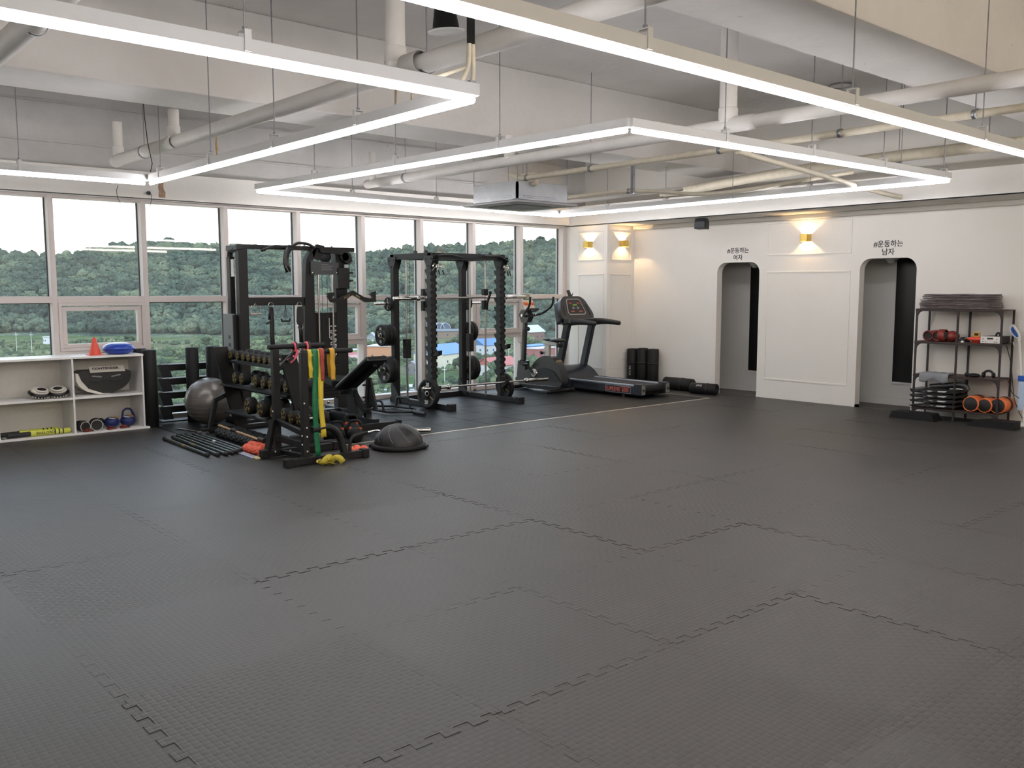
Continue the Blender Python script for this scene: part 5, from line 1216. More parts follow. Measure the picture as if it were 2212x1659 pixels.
for lab, x, rr in (('chrome spring collars hung at the top of the left front post', RX0 + .02, 0), ('chrome spring collars hung at the top of the right front post', RX1 + .02, .4)):
    t = thing('spring_collar', lab, 'collar', (x, RY0 - .065, 1.86), rr, 'spring collars on the rack posts')
    for dx in (-.025, .045):
        B().torus((dx, 0, 0), .026, .004, 'Y', 18, 6).torus((dx, -.01, .002), .026, .004, 'Y', 18, 6).torus((dx, -.02, 0), .026, .004, 'Y', 18, 6).build('spring_coil', m_chrome, t)
        B().tube([(dx - .01, -.02, -.024), (dx - .05, -.022, -.065)], .004, 6).tube([(dx + .024, -.02, -.01), (dx + .045, -.03, -.06)], .004, 6).build('spring_leg', m_chrome, t)
        B().cyl((dx + .043, -.03, -.055), (dx + .065, -.035, -.115), .009, n=8).build('rubber_grip', m_cap, t)

# hex bar
t = thing('hex_bar', 'black hexagonal trap bar lying on the rubber tiles left of the rack', 'bar', (6.37, 9.68, .03), -1.50)
hx_ = [(-.42, 0), (-.20, .20), (.22, .24), (.44, .03), (.24, -.20), (-.20, -.20)]
B().tube([(x, y, 0) for x, y in hx_], .015, 8, True).build('frame', m_black2, t)
for a, b_ in (((.44, .03), (.70, .0)), ((-.42, 0), (-.60, 0))):
    B().cyl((a[0], a[1], 0), (b_[0], b_[1], 0), .024, n=14).build('sleeve', m_black2, t)
for sgn in (1, -1):
    B().tube(fillet([(-.14, sgn * .205, 0), (-.12, sgn * .21, .13), (.12, sgn * .215, .13), (.15, sgn * .21, 0)], .05), .015, 8).build('raised_handle', m_black2, t)

# balance dome, kettlebells, curl bar
t = thing('balance_trainer', 'black half ball balance trainer dome side up beside the dip stand', 'balance dome', (4.94, 7.36, 0))
R = .24; prof = [(0, .24)] + [(R * sin(a), .045 + .195 * cos(a)) for a in [k * pi / 24 for k in range(1, 13)]]
B().lathe(prof, n=48).build('dome', mat('black_dome_rubber', '#1f1f20', .42, spec=.5, bump=.08, bscale=200), t)
B().lathe([(R - .01, .05), (R + .02, .045), (R + .03, .03), (R + .03, .012), (R + .015, 0), (0, 0)], n=48).build('base_rim', m_rubber, t)
for a in (2.3, 2.3 + pi): B().box((cos(a) * (R + .035), sin(a) * (R + .035), .02), (.035, .10, .028), rz=a).build('grip_tab', m_rubber, t, bevel=.006)
for k in range(9):
    ph = k * 2 * pi / 9 + .3; pts = []
    for j in range(9):
        u = .28 + .6 * j / 8; th = ph + .9 * u; a = u * pi / 2; pts.append(((R + .0005) * sin(a) * cos(th), (R + .0005) * sin(a) * sin(th), .0455 + .195 * cos(a)))
    B().tube(pts, .0016, 4).build('swirl_line', mat('grey_swirl_line', '#8b8985', .5), t)
B().lathe([(.035, .2405), (.04, .2405), (.04, .242), (.035, .242)], n=20).build('centre_ring', m_black2, t)
m_or = mat('orange_ring_paint', '#c75d2c', .5)
def kettle(label, x, y, rz, s=1.0):
    t = thing('kettlebell', label, 'kettlebell', (x, y, .002), rz, 'black kettlebells with orange rings'); t.scale = (s, s, s)
    B().lathe([(0, 0), (.055, 0), (.075, .012), (.098, .055), (.104, .095), (.098, .13), (.078, .162), (.05, .18), (0, .186)], n=28).build('bell', m_rubber, t)
    pts = fillet([(-.055, 0, .15), (-.078, 0, .21), (-.062, 0, .275), (.062, 0, .275), (.078, 0, .21), (.055, 0, .15)], .045, 5)
    B().tube(pts, .0175, 10).build('handle', m_rubber, t)
    for s_ in (-1, 1): B().cyl((s_ * .062, 0, .168), (s_ * .0725, 0, .195), .0195, .0185, n=12).build('orange_ring', m_or, t)
    return t
kettle('black kettlebell with orange rings nearest the balance dome', 4.79, 7.92, -.75, .80)
kettle('black kettlebell with orange rings, middle of the front row', 4.66, 8.05, -.6, .76)
kettle('black kettlebell with orange rings seen edge on beside the yellow band', 4.64, 8.27, .6, .72)
kettle('larger black kettlebell with orange rings behind the others', 4.91, 8.20, -.35, .86)
t = thing('curl_bar', 'chrome zigzag curl bar resting on the tile edge behind the balance dome', 'bar', (5.72, 7.90, .036), radians(150.5))
B().tube(fillet([(.36, 0, 0), (.46, 0, -.02), (.58, 0, .015), (.70, 0, -.015), (.84, 0, .02), (.98, 0, 0), (1.1, 0, 0)], .04, 4), .0135, 10).cyl((.2, 0, 0), (.37, 0, 0), .0135, n=12).build('shaft', m_chrome, t)
B().lathe([(0, 0), (.022, 0), (.025, .004), (.025, .20)], axis='X', n=18).lathe([(0, .20), (.034, .20), (.034, .235), (0, .235)], axis='X', n=18).build('sleeve', m_chrome, t)
B().lathe([(0, 1.10), (.034, 1.10), (.034, 1.13), (.025, 1.13), (.025, 1.33), (0, 1.33)], axis='X', n=18).build('sleeve', m_chrome, t)
B().cyl((.33, 0, 0), (.35, 0, 0), .03, n=12).sph((.34, 0, .035), .012, n=8, m=6).build('clamp', m_black2, t)
t = thing('silver_case', 'grey flat pad lying under the dumbbell rack behind the dip stand', 'pad', (4.15, 8.02, .0), -.2)
B().b2((-.02, -.02, 0), (.30, .10, .12)).build('pad', mat('grey_flat_pad', '#5c5d5f', .5), t, bevel=.02)

# ------------------------------------------------------------------ exercise bike
BK = thing('exercise_bike', 'dark upright exercise bike with orange striped console beside the treadmill', 'exercise bike', (9.46, 9.72, .002))
m_bk = mat('dark_grey_gloss_plastic', '#2a2b2d', .3, spec=.55); m_silver = mat('silver_plastic', '#b8b4ae', .35, .3)
B().tube([(-.25, 0, .035), (.25, 0, .035)], .028, 12).build('rear_foot', m_black, BK); B().tube([(-.22, .88, .035), (.22, .88, .035)], .028, 12).build('front_foot', m_black, BK)
for x in (-.26, .26): B().sph((x, 0, .035), .036, (.9, 1, .95), 12, 8).build('foot_cap', m_cap, BK)
B().bar((0, 0, .05), (0, .9, .05), .07, .05).build('base_spine', m_black2, BK)
B().prism(soft([(-.12, .10), (.9, .09), (.98, .15), (.82, .26), (.60, .35), (.48, .48), (.30, .56), (.10, .53), (-.04, .38)], .12), 'X', -.07, .07, True).build('body_shell', m_bk, BK, bevel=.03)
B().prism(soft([(-.09, .17), (.10, .34), (.34, .37), (.58, .24), (.64, .15)], .06), 'X', -.082, -.06, True).build('side_cover', m_black2, BK, bevel=.01)
B().lathe([(0, -.105), (.03, -.105), (.062, -.095), (.07, -.08), (.07, -.06)], (0, .50, .27), 'X', 28).build('crank_disc', m_steel, BK)
B().torus((-.098, .50, .27), .048, .008, 'X', 24, 6).build('crank_ring', m_silver, BK)
B().bar((-.11, .50, .27), (-.125, .62, .40), .02, .03).bar((.11, .50, .27), (.125, .38, .14), .02, .03).build('crank_arm', m_black, BK)
for x, y, z in ((-.18, .63, .41), (.18, .37, .13)):
    B().box((x, y, z), (.11, .10, .028), rx=.3).build('pedal', m_cap, BK, bevel=.006); B().tube(fillet([(x - .05, y + .04, z + .01), (x - .04, y + .05, z + .06), (x + .04, y + .05, z + .05), (x + .05, y + .04, z)], .02), .008, 6, flat=2).build('pedal_strap', m_cap, BK)
B().prism([(.24, .5), (.33, .5), (.36, .62), (.30, .76), (.24, .76)], 'X', -.025, .025).build('seat_post', m_silver, BK)
B().cyl((-.03, .36, .58), (-.075, .38, .60), .022, n=10).build('post_knob', m_cap, BK)
B().b2((-.03, .06, .715), (.03, .36, .755)).build('seat_rail', m_silver, BK, bevel=.006); B().cyl((-.04, .03, .715), (.04, .03, .715), .03, n=12).build('rail_knob', m_cap, BK)
B().sph((0, .07, .79), .13, (.95, .95, .26), 24, 10).sph((0, .24, .795), .085, (.75, 1.7, .30), 20, 10).build('saddle', m_vinyl, BK)
B().bar((0, .86, .10), (0, .80, 1.10), .06, .065).build('mast', m_bk, BK, bevel=.01); B().prism([(.74, .20), (.95, .16), (.92, .44), (.76, .44)], 'X', -.05, .05).build('mast_cover', m_bk, BK, bevel=.015)
B().sph((-.0, .74, .94), .035, n=14, m=8).build('resistance_knob', m_cap, BK)
B().prism([(.66, 1.14), (.72, 1.04), (.84, 1.04), (.90, 1.16), (.84, 1.24), (.72, 1.22)], 'X', -.05, .05).build('mast_head', m_bk, BK, bevel=.015)
o = B().b2((-.10, -.025, -.13), (.10, .02, .13)).build('console', m_silver, BK, bevel=.015); o.scale = (1.15, 1, 1.12); o.location = (0, .77, 1.36); o.rotation_euler = (radians(-28), 0, 0)
B().b2((-.065, -.0275, .02), (.065, -.024, .105)).build('screen_bezel', m_bk, o); B().b2((-.052, -.0285, .03), (.052, -.0272, .095)).build('screen', mat('lcd_grey', '#6d7568', .3), o)
B().b2((-.095, -.0275, -.065), (.095, -.0245, -.015)).build('orange_stripe', mat('orange_panel', '#c95f2f', .4), o)
for x in (-.07, -.035, .035, .07): B().box((x, -.028, -.045), (.018, .004, .012)).build('button', m_cap, o)
B().cyl((0, -.024, -.03), (0, -.032, -.03), .014, n=12).cyl((0.01, -.024, -.065), (.01, -.032, -.065), .013, n=12).build('button', mat('yellow_button', '#d8b04a', .4), o)
B().b2((-.10, -.10, -.165), (.10, .0, -.135)).build('reading_ledge', m_bk, o, bevel=.01)
B().tube(fillet([(-.24, .42, 1.44), (-.24, .44, 1.30), (-.20, .62, 1.18), (-.08, .74, 1.14), (.08, .74, 1.14), (.20, .62, 1.18), (.24, .44, 1.30), (.24, .42, 1.44)], .08, 5), .017, 10).build('handlebar', m_cap, BK)
for x in (-.14, .14): B().cyl((x - .03, .70, 1.155), (x + .03, .70, 1.155), .020, n=12).build('pulse_sensor', m_chrome, BK)
B().tube(fillet([(-.05, .83, .83), (-.11, .83, .84), (-.11, .83, .73), (-.05, .83, .72)], .02), .004, 6).build('bottle_cage', m_steel, BK)

# ------------------------------------------------------------------ treadmill
TX0, TX1, TYR, TYF = 9.80, 10.44, 8.45, 10.45
TM = thing('treadmill', 'dark treadmill with raised console and silver side rails', 'treadmill', (TX0, TYR, .002))
W_ = TX1 - TX0
m_tb = mat('blue_black_plastic', '#23272f', .35, spec=.5); m_rail = mat('silver_side_rail', '#b4bac3', .3, .45)
B().b2((.02, .05, .03), (W_ - .02, 1.75, .15)).build('deck_frame', m_black, TM, bevel=.01)
B().b2((.10, .03, .15), (W_ - .10, 1.62, .175)).build('running_belt', mat('dark_running_belt', '#24272d', .55, bump=.1, bscale=250), TM, bevel=.004)
B().cyl((.10, .045, .115), (W_ - .10, .045, .115), .055, n=20).build('rear_roller', m_rubber, TM)
for x0, x1 in ((0, .10), (W_ - .10, W_)):
    B().b2((x0, .10, .05), (x1, 1.7, .165)).build('side_box', m_tb, TM, bevel=.006)
    B().b2((x0 + .005, .12, .165), (x1 - .012, 1.62, .19)).build('side_rail', m_rail, TM, bevel=.006); B().b2((x0 + .04, .12, .188), (x0 + .05, 1.6, .196)).build('rail_groove', m_black2, TM)
    B().b2((x0 - .002, -.02, .04), (x1 + .002, .12, .20)).build('end_block', m_tb, TM, bevel=.008)
    B().b2((x0 + .012, -.025, .05), (x1 - .012, -.02, .185)).build('end_plate', mat('grey_end_plate', '#8b8882', .4, .4), TM, bevel=.002)
    B().torus(((x0 + x1) / 2, -.026, .11), .018, .005, 'Y', 16, 6).cyl(((x0 + x1) / 2, -.02, .11), ((x0 + x1) / 2, -.03, .11), .008, n=8).build('adjuster_bolt', m_cap, TM)
    for dz, dx in ((.165, .02), (.07, -.015), (.14, -.02)): B().sph(((x0 + x1) / 2 + dx, -.026, dz), .005, (1, .4, 1), 8, 5).build('screw', m_cap, TM)
    for y in (.35, 1.4): B().cyl((x0 + .05, y, 0), (x0 + .05, y, .05), .03, n=12).build('foot', m_cap, TM)
lb = B().b2((-.004, .17, .055), (.0, .66, .158)).build('name_label', m_print_k, TM)
B().b2((-.0052, .17, .055), (-.004, .66, .059)).b2((-.0052, .17, .154), (-.004, .66, .158)).b2((-.0052, .17, .055), (-.004, .174, .158)).b2((-.0052, .656, .055), (-.004, .66, .158)).build('label_border', m_rail, lb)
m_red = mat('worn_red_print', '#b4564f', .5)
text_mesh('lettering', 'SUPREME', .088, (-.006, .515, .10), (R90, 0, -R90), m_red, lb, bold=.002, sx=.78); text_mesh('lettering', '6000', .088, (-.006, .275, .10), (R90, 0, -R90), m_red, lb, bold=.002, sx=.72)
B().b2((-.0058, .18, .140), (-.0042, .37, .152)).build('red_tab', m_red, lb)
B().prism(soft([(1.38, .14), (1.55, .30), (1.72, .37), (1.90, .33), (2.0, .20), (2.02, .05), (1.38, .05)], .08), 'X', -.02, W_ + .02, True).build('motor_hood', m_tb, TM, bevel=.03)
for x in (.05, W_ - .05):
    B().bar((x, 1.74, .22), (x, 1.52, 1.04), .075, .11).build('upright', m_tb, TM, bevel=.012)
    hp = [Vector((x, 1.60 - .66 * k / 9, 1.04 + .02 * sin(k / 9 * pi))) for k in range(10)]
    B().tube(hp + [Vector((x, .925, 1.04))], [.055, .056, .055, .052, .048, .044, .041, .038, .036, .034, .018], 12).build('handrail', m_cap, TM)
    B().cyl((x - .045, 1.42, 1.06), (x + .045, 1.42, 1.06), .022, n=12).build('rail_joint', m_chrome, TM)
# console: a hollowed shell facing the runner
co = B().prism(soft([(-.34, -.18), (.34, -.18), (.36, -.10), (.27, .12), (.18, .18), (-.18, .18), (-.27, .12), (-.36, -.10)], .06), 'Y', -.02, .05, True).build('console', m_bk, TM, bevel=.012)
co.location = (W_ / 2 - .03, 1.62, 1.265); co.scale = (1.0, 1.0, 1.08); co.rotation_euler = (radians(-26), 0, 0)
B().prism([(-.33, -.19), (.33, -.19), (.24, .14), (.16, .17), (-.16, .17), (-.24, .14)], 'Y', .05, .17).build('console_back', m_tb, co, bevel=.03)
B().prism([(-.165, -.115), (.165, -.115), (.195, -.08), (.15, .115), (.12, .135), (-.12, .135), (-.15, .115), (-.195, -.08)], 'Y', -.024, -.02).build('display_rim', m_silver, co, bevel=.002)
B().prism([(-.155, -.105), (.155, -.105), (.183, -.075), (.14, .11), (.115, .126), (-.115, .126), (-.14, .11), (-.183, -.075)], 'Y', -.0265, -.0235).build('display', mat('dark_display', '#1d1b1a', .3), co)
for x, z, w in ((-.085, .065, .07), (.085, .065, .06)): B().b2((x - w / 2, -.028, z - .012), (x + w / 2, -.0262, z + .012)).build('red_readout', mat('dim_red_readout', '#8e3a36', .5), co)
for x, z, w in ((-.09, -.065, .08), (.09, -.065, .08)): B().b2((x - w / 2, -.028, z - .009), (x + w / 2, -.0262, z + .009)).build('red_readout', m_red, co)
B().b2((-.045, -.028, .028), (.045, -.0262, .046)).build('green_readout', mat('green_readout', '#7fae3c', .5), co)
for x in (-.05, .05): B().torus((x, -.027, -.01), .022, .004, 'Y', 16, 5, .6).build('button_ring', m_silver, co)
for s in (-1, 1): B().prism([(s * .235, .05), (s * .262, .03), (s * .30, -.12), (s * .265, -.125)], 'Y', -.0235, -.0195).build('bottle_slot', m_print_k, co)
tr = B().prism(soft([(-.34, .02), (.34, .02), (.33, -.09), (.12, -.13), (-.12, -.13), (-.33, -.09)], .05), 'Z', -.03, .02, True).build('lower_tray', m_tb, co, bevel=.01); tr.location = (0, -.015, -.20); tr.rotation_euler = (radians(26), 0, 0)
B().b2((-.02, .0, .16), (.03, .03, .29)).prism([(.02, .20), (.09, .245), (.05, .20), (.02, .17)], 'Y', .0, .02).build('phone_holder', m_cap, co, bevel=.004)

# rolled black mats by the wall
def rolled(label, loc, h, r, upright, rz=0, txt=None):
    t = thing('rolled_mat', label, 'mat', loc, rz, 'rolled black mats beside the right wall')
    ax = 'Z' if upright else 'X'; at = (0, 0, 0) if upright else (0, 0, r)
    B().lathe([(.022, 0), (r - .006, 0), (r, .006), (r, h - .006), (r - .006, h), (.022, h), (.022, 0)], at, ax, 28).build('roll', m_rubber, t)
    pts = []
    for k in range(60):
        a = k * .45; q = .024 + (r - .028) * k / 59
        pts.append((q * cos(a), q * sin(a), h + .0006) if upright else (h + .0006, q * cos(a), r + q * sin(a)))
    B().tube(pts, .0016, 4).build('spiral_edge', m_black2, t)
    B().lathe([(r, h * .6), (r + .003, h * .6), (r + .003, h * .6 + .03), (r, h * .6 + .03)], at, ax, 28).build('strap', m_cap, t)
    if txt and upright: text_mesh('lettering', txt, .06, (-r * .985, -.015, h * .42), (R90, R90, -R90), m_print_w, t)
    if txt and not upright:
        a = text_mesh('lettering', txt, .055, (h * .38, -r * .80, r * 1.62), (radians(40), 0, 0), m_print_w, t)
    return t
rolled('standing black rolled mat with white letters, nearest the column', (11.10, 9.74, 0), .60, .088, True, 0, 'FROG')
rolled('standing black rolled mat, middle of the three by the wall', (11.12, 9.54, 0), .615, .092, True)
rolled('standing black rolled mat, right one of the three by the wall', (11.14, 9.34, 0), .61, .09, True)
rolled('black rolled mat lying along the wall behind the treadmill end', (11.12, 9.06, 0), .52, .097, False, radians(-90))
rolled('black rolled mat lying beside the left arched doorway', (10.93, 8.42, 0), .42, .082, False, radians(-78), '5K8')

# ------------------------------------------------------------------ right hand rack
RR = thing('shelf_rack', 'dark brown iron shelf rack against the right wall', 'shelf', (10.90, 4.06, 0))
L_, Dp, H_ = .97, .34, 1.322
for x in (0, Dp):
    for y in (0, L_ / 2, L_): B().b2((x - .008, y - .010, 0), (x + .012, y + .010, H_)).build('post', m_rackiron, RR)
SZ = [.135, .535, .935, 1.325]
for z in SZ:
    B().b2((-.01, -.012, z - .012), (Dp + .012, L_ + .012, z)).build('shelf_board', m_darkbrown, RR, bevel=.002)
    B().b2((-.012, -.012, z - .028), (-.004, L_ + .012, z - .010)).build('shelf_edge', m_rackiron, RR)
    for y, s in ((.010, 1), (L_ - .010, -1)):
        pts = [(y, z - .028), (y + s * .075, z - .028)] + [(y + s * (.075 - .07 * sin(a)), z - .028 - .075 * (1 - cos(a))) for a in [k * pi / 12 for k in range(1, 7)]] + [(y, z - .11)]
        B().prism(pts, 'X', -.008, 0).build('corner_gusset', m_rackiron, RR)
towr = random.Random(3)
for k in range(9):   # folded taupe towels
    z = 1.325 + k * .0195
    t = thing('folded_towel', 'taupe folded towel, %s from the bottom of the stack on the rack' % NTH[k], 'towel', (10.90, 4.19, z), 0, 'folded towels on top of the rack')
    b = B(); x0 = -.02 + towr.uniform(-.006, .01); y1 = .80 + towr.uniform(-.012, .01) - (.03 if k > 5 else 0); y0 = towr.uniform(-.02, .015)
    n = 26; vs = []
    for i in range(n + 1):
        y = y0 + (y1 - y0) * i / n; e = min(1, (i / n) * 8, (n - i) / n * 8); sag = .004 * sin(i * .5 + k) 
        for j, (xx, zz) in enumerate(((x0, .010), (x0 + .012, .0195), (.33, .0195), (.335, .010), (.33, .001), (x0 + .012, .001))):
            vs.append((xx + .004 * sin(i * 1.3 + k * 2), y, zz * (.8 + .2 * e) + sag * (1 if zz > .015 else .3)))
    b.add(vs, [(6 * i + a, 6 * (i + 1) + a, 6 * (i + 1) + (a + 1) % 6, 6 * i + (a + 1) % 6) for i in range(n) for a in range(6)] + [tuple(range(6))[::-1], tuple(range(6 * n, 6 * n + 6))], True)
    b.build('towel_body', m_mud, t)
m_redv = mat('dark_red_vinyl', '#7d2b25', .42)
# red gloves / head gear
for k, (lab, y, s) in enumerate((('dark red glove with open cuff, left on the second shelf', 4.90, 1.0), ('dark red glove with open cuff, beside the rack middle on the second shelf', 4.79, .98))):
    t = thing('boxing_glove', lab, 'boxing glove', (10.93, y, .935), -R90 + .15, 'dark red gloves on the rack')
    b = B().lathe([(.055, 0), (.06, .03), (.058, .12), (.064, .2)], (0, 0, .066), 'Y', 22).sph((0, .21, .066), .068, (1, 1.0, .95), 16, 10); b.build('glove_body', m_redv, t); t.rotation_euler = (0, 0, -R90)
    B().torus((0, 0, .066), .056, .008, 'Y', 22, 6).build('cuff_rim', m_redv, t); B().lathe([(0, .012), (.05, .01)], (0, 0, .066), 'Y', 18).build('cuff_opening', m_print_k, t)
t = thing('head_guard', 'dark red head guard with printed strap on the second shelf', 'head guard', (11.0, 4.64, .935), 0)
B().sph((0, 0, .066), .085, (1, .95, .76), 18, 10).build('padding', m_redv, t); B().lathe([(.066, -.04), (.072, -.04), (.072, .04), (.066, .04), (.066, -.04)], (-.03, .10, .074), 'Y', 20).build('strap_loop', m_redv, t); B().b2((-.09, .03, .03), (-.082, .06, .12)).build('printed_patch', m_cap, t)
t = thing('tangled_cable', 'black tangled cables with white plugs on the second shelf', 'cable', (10.98, 4.50, .935)); rgx = random.Random(7)
B().tube([(rgx.uniform(-.05, .05), rgx.uniform(-.07, .07), .012 + .05 * rgx.random()) for _ in range(16)], .007, 6).build('cable', m_cap, t); B().box((-.06, -.01, .012), (.02, .03, .02)).box((-.07, .05, .012), (.02, .02, .02)).build('plug', m_whitep, t)
t = thing('orange_massage_disc', 'flat orange red round device on the second shelf', 'device', (10.98, 4.345, .935))
B().lathe([(0, 0), (.06, 0), (.06, .022), (.10, .03), (.112, .045), (.105, .062), (.06, .072), (0, .074)], n=30).build('disc_body', m_orange, t)
t = thing('small_yellow_box', 'tiny yellow black box standing on the orange device', 'box', (10.95, 4.345, 1.0085), .2)
B().b2((-.02, -.035, 0), (.02, .035, .052)).build('box_body', mat('mustard_card', '#c79b33', .5), t, bevel=.002); B().b2((-.0212, -.022, .014), (-.0195, .022, .042)).build('box_window', m_cap, t)
t = thing('stereo_amplifier', 'small white fronted amplifier on the second shelf of the rack', 'amplifier', (10.89, 4.07, .935))
B().b2((.01, .0, .006), (.30, .205, .085)).build('case', m_cap, t, bevel=.003); B().b2((0, -.002, .006), (.01, .208, .085)).build('face_plate', mat('white_face_plate', '#dcdad6', .35), t, bevel=.002)
B().b2((-.001, .07, .052), (.001, .135, .07)).build('display', m_print_k, t)
for y, z in ((.03, .055), (.03, .025), (.055, .025), (.18, .055), (.18, .025), (.15, .025)): B().cyl((-.006, y, z), (.001, y, z), .005, n=10).build('knob', m_cap, t)
B().tube(fillet([(.1, .03, .085), (.1, .045, .125), (.1, .065, .125), (.1, .085, .085)], .02), .008, 6, flat=1.5).build('strap', m_cap, t)
for x in (.03, .27):
    for y in (.02, .185): B().cyl((x, y, 0), (x, y, .008), .008, n=8).build('foot', m_cap, t)
# third shelf
t = thing('grey_cloth', 'crumpled blue grey cloth hanging over the edge of the third shelf', 'cloth', (10.88, 4.78, .535))
b = B(); n, m_ = 16, 12; vs = []
for i in range(n + 1):
    for j in range(m_ + 1):
        u, v = i / n, j / m_; y = -.17 + .34 * u; s_ = v * .30
        x, z = (.20 - s_, .012) if s_ < .20 else (-.012 - .006 * sin(u * 20), .010 - (s_ - .20) * (.8 + .25 * sin(u * 9)))
        vs.append((x, y + .006 * sin(v * 9), z + .010 * abs(sin(u * 11 + v * 7)) * (s_ < .2) + .001)) 
b.add(vs, [(i * (m_ + 1) + j, (i + 1) * (m_ + 1) + j, (i + 1) * (m_ + 1) + j + 1, i * (m_ + 1) + j + 1) for i in range(n) for j in range(m_)], True)
o = b.build('cloth', mat('blue_grey_cloth', '#84868c', .9, bump=.4, bscale=200), t); sm_ = o.modifiers.new('thickness', 'SOLIDIFY'); sm_.thickness = .004
for lab, y, w, h, kind in (('small black pouch, leftmost on the third shelf', 4.44, .045, .05, 0), ('flat black bag in the middle of the third shelf', 4.36, .12, .045, 1), ('black headphones lying on the third shelf', 4.20, .1, .09, 2)):
    t = thing(('pouch', 'bag', 'headphones')[kind], lab, ('pouch', 'bag', 'headphones')[kind], (10.97, y, .535))
    if kind < 2: B().sph((0, 0, h / 2 + .001), w / 2 * 1.1, (.9, 1.1, h / w * .95), 14, 8).build('body', m_cap, t); B().tube(fillet([(-.04, -w * .3, .02), (-.06, 0, .03), (-.04, w * .3, .02)], .02), .004, 6).build('cord', m_cap, t)
    else:
        B().tube([(0, .055 * cos(a), .03 + .055 * sin(a)) for a in [k * pi / 12 for k in range(13)]], .009, 8, flat=1.6).build('headband', m_cap, t)
        for s in (-1, 1): B().lathe([(0, -.012), (.03, -.012), (.034, 0), (.03, .012), (0, .012)], (0, s * .055, .036), 'Y', 18).build('ear_cup', m_cap, t)
tag(B().tube(fillet([(10.95, 4.13, .545), (10.94, 4.02, .548), (10.93, 3.98, .56), (10.95, 3.93, .38), (10.98, 3.86, .33)], .04), .004, 6).build('cable', m_cap), 'thin black cable running from the third shelf towards the white mop', 'cable')
tag(B().tube(fillet([(11.22, 4.12, .92), (11.24, 4.06, .70), (11.2, 4.02, .50), (11.15, 3.98, .30), (11.10, 3.88, .12), (11.1, 3.8, .02)], .1), .004, 6).build('cable', m_cap), 'black power cable hanging behind the right posts of the rack', 'cable')
# bottom shelf: chest protectors and orange bags
m_pk = mat('black_vinyl_gear', '#161617', .28, spec=.65); m_pw = mat('white_vinyl_gear', '#cfcfce', .35)
for k in range(4):
    z = .14 + k * .058
    t = thing('body_protector', 'black and white body protector, %s from the bottom of the pile on the lowest shelf' % NTH[k], 'protector', (10.86, 4.62, z), 0, 'body protectors on the lowest shelf')
    prof = [(.44, .012 + .01 * k), (.36, .03), (.22, .042 + .008 * k), (.05, .050 + .005 * k), (-.10, .052), (-.12, .022), (.0, .010), (.15, .005), (.30, -.005 + .004), (.42, .0)]
    prof = [(y, max(.001, zz)) for y, zz in prof]
    B().prism(prof, 'X', .0, .34, True).build('padded_body', m_pk, t, bevel=.008)
    B().prism([(.30, .018), (.20, .034), (.14, .030), (.24, .012)], 'X', -.003, .003).prism([(-.01, .040), (.10, .036), (.12, .024), (.02, .022)], 'X', -.003, .003).build('white_panel', m_pw, t)
    B().tube([(-.008, .40 - .05 * q, .02 + .012 * sin(q * 2 + k)) for q in range(7)], .008, 6).build('strap', m_pk, t)
t = thing('shin_guard', 'black shin guard with white inlay arched on top of the protector pile', 'guard', (10.93, 4.56, .372), 0)
B().tube(fillet([(0, .28, .012), (0, .12, .035), (0, -.04, .06), (0, -.13, .05), (0, -.14, .0)], .06), .022, 10, flat=1.8).build('padded_arch', m_pk, t); B().prism([(.06, .02), (-.10, .038), (-.11, .012), (.05, .005)], 'X', -.01, .02).build('white_panel', m_pw, t)
m_ob = mat('bright_orange_fabric', '#e2763f', .6)
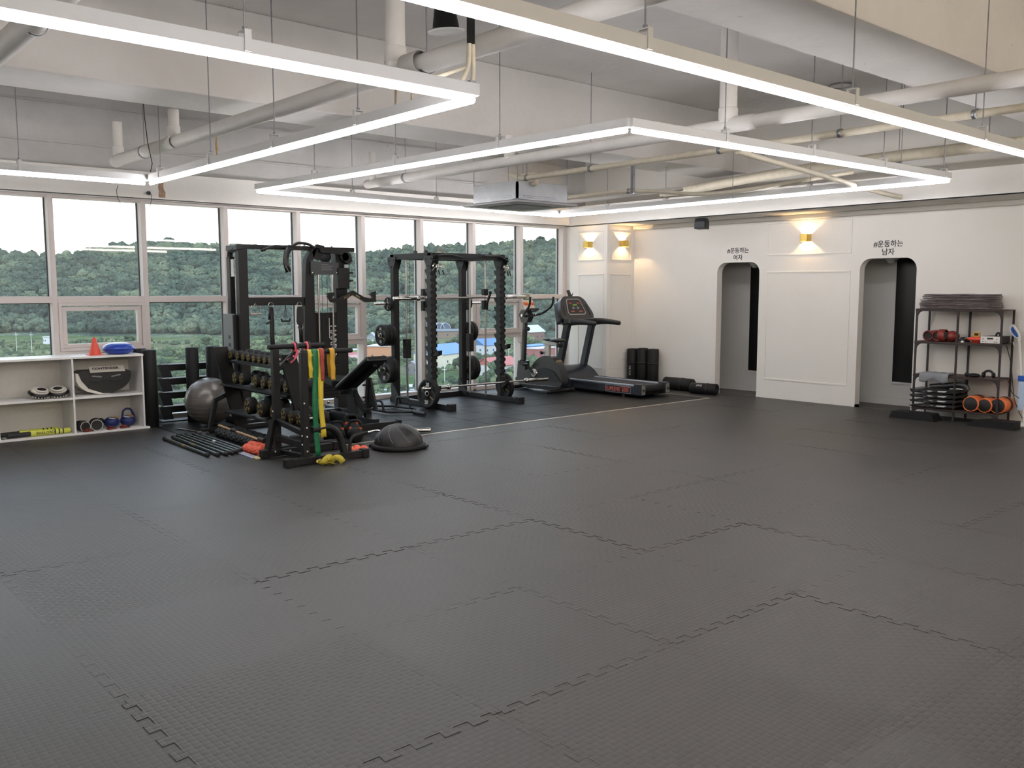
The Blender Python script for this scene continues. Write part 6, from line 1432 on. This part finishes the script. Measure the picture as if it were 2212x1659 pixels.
for k, (y, r, dx) in enumerate(((4.345, .095, -.02), (4.20, .088, .0), (4.03, .095, .02))):
    t = thing('orange_bag', 'orange and black cylindrical gear bag, %s on the lowest shelf' % ('left one', 'middle one', 'right one beside the end post')[k], 'bag', (10.90 + dx, y + (.035 if k == 2 else 0), .136), 0, 'orange gear bags on the lowest shelf')
    B().lathe([(0, .0), (r * .92, .0), (r * .97, .03), (r * .9, .28), (r * .7, .31), (0, .315)], (0, 0, r * .98), 'X', 24).build('bag_body', m_ob, t)
    B().lathe([(0, -.006), (r * .8, -.004), (r * .86, .0)], (0, -.0, r * .95), 'X', 22).build('black_end', m_cap, t); B().torus((-.002, 0, r * .96), r * .88, .005, 'X', 24, 5).build('rim', m_ob, t)
    B().lathe([(r * .975, .16), (r * 1.0, .16), (r * 1.0, .2), (r * .975, .2)], (0, 0, r * .98), 'X', 24).build('black_band', m_cap, t)
# step platforms on the floor
t = thing('step_platform', 'low black wedge platform on the floor under the left end of the rack', 'platform', (10.66, 4.64, 0), 0)
B().prism([(.02, .0), (.57, .0), (.53, .085), (.06, .085)], 'Y' if False else 'X', 0, .21).build('platform', m_rubber, t, bevel=.006)
t = thing('step_platform', 'low black wedge platform at the right end of the rack by the mop', 'platform', (10.68, 3.80, 0), 0)
B().prism([(.0, .0), (.50, .0), (.44, .06), (.30, .085), (.0, .085)], 'X', 0, .21).build('platform', m_rubber, t, bevel=.006)
# white mop
t = thing('steam_mop', 'white and blue upright steam mop at the right edge of the picture', 'mop', (11.02, 3.815, 0))
m_mb = mat('blue_plastic', '#1f57b0', .35)
B().tube([(.02, .0, .05), (.08, .12, .95)], .013, 12).build('pole', m_whitep, t)
B().tube(fillet([(.08, .12, .92), (.09, .125, 1.04), (.09, .20, 1.15), (.09, .235, 1.13), (.09, .225, 1.06), (.09, .14, 1.0)], .035), .014, 8, True).build('handle_loop', m_whitep, t)
B().tube(fillet([(.085, .145, 1.02), (.085, .20, 1.12), (.085, .215, 1.11), (.085, .205, 1.07), (.085, .15, 1.01)], .02), .009, 8, True).build('handle_grip', m_mb, t)
for z in (.93, .60): B().tube(fillet([(.06, .12 if z > .9 else .06, z), (.06, .17 if z > .9 else .11, z - .02), (.06, .18 if z > .9 else .12, z + .03)], .02), .005, 6).build('cord_hook', m_whitep, t)
B().b2((.02, .0, .18), (.09, .09, .52)).build('tank', mat('pale_blue_tank', '#b9cfe8', .25), t, bevel=.015); B().b2((.015, -.005, .52), (.10, .095, .58)).build('tank_cap', m_mb, t, bevel=.008)
B().prism([(-.02, 0), (.14, 0), (.14, .02), (.08, .05), (.03, .05), (-.02, .02)], 'Y', -.12, .12).build('mop_head', m_whitep, t, bevel=.008)
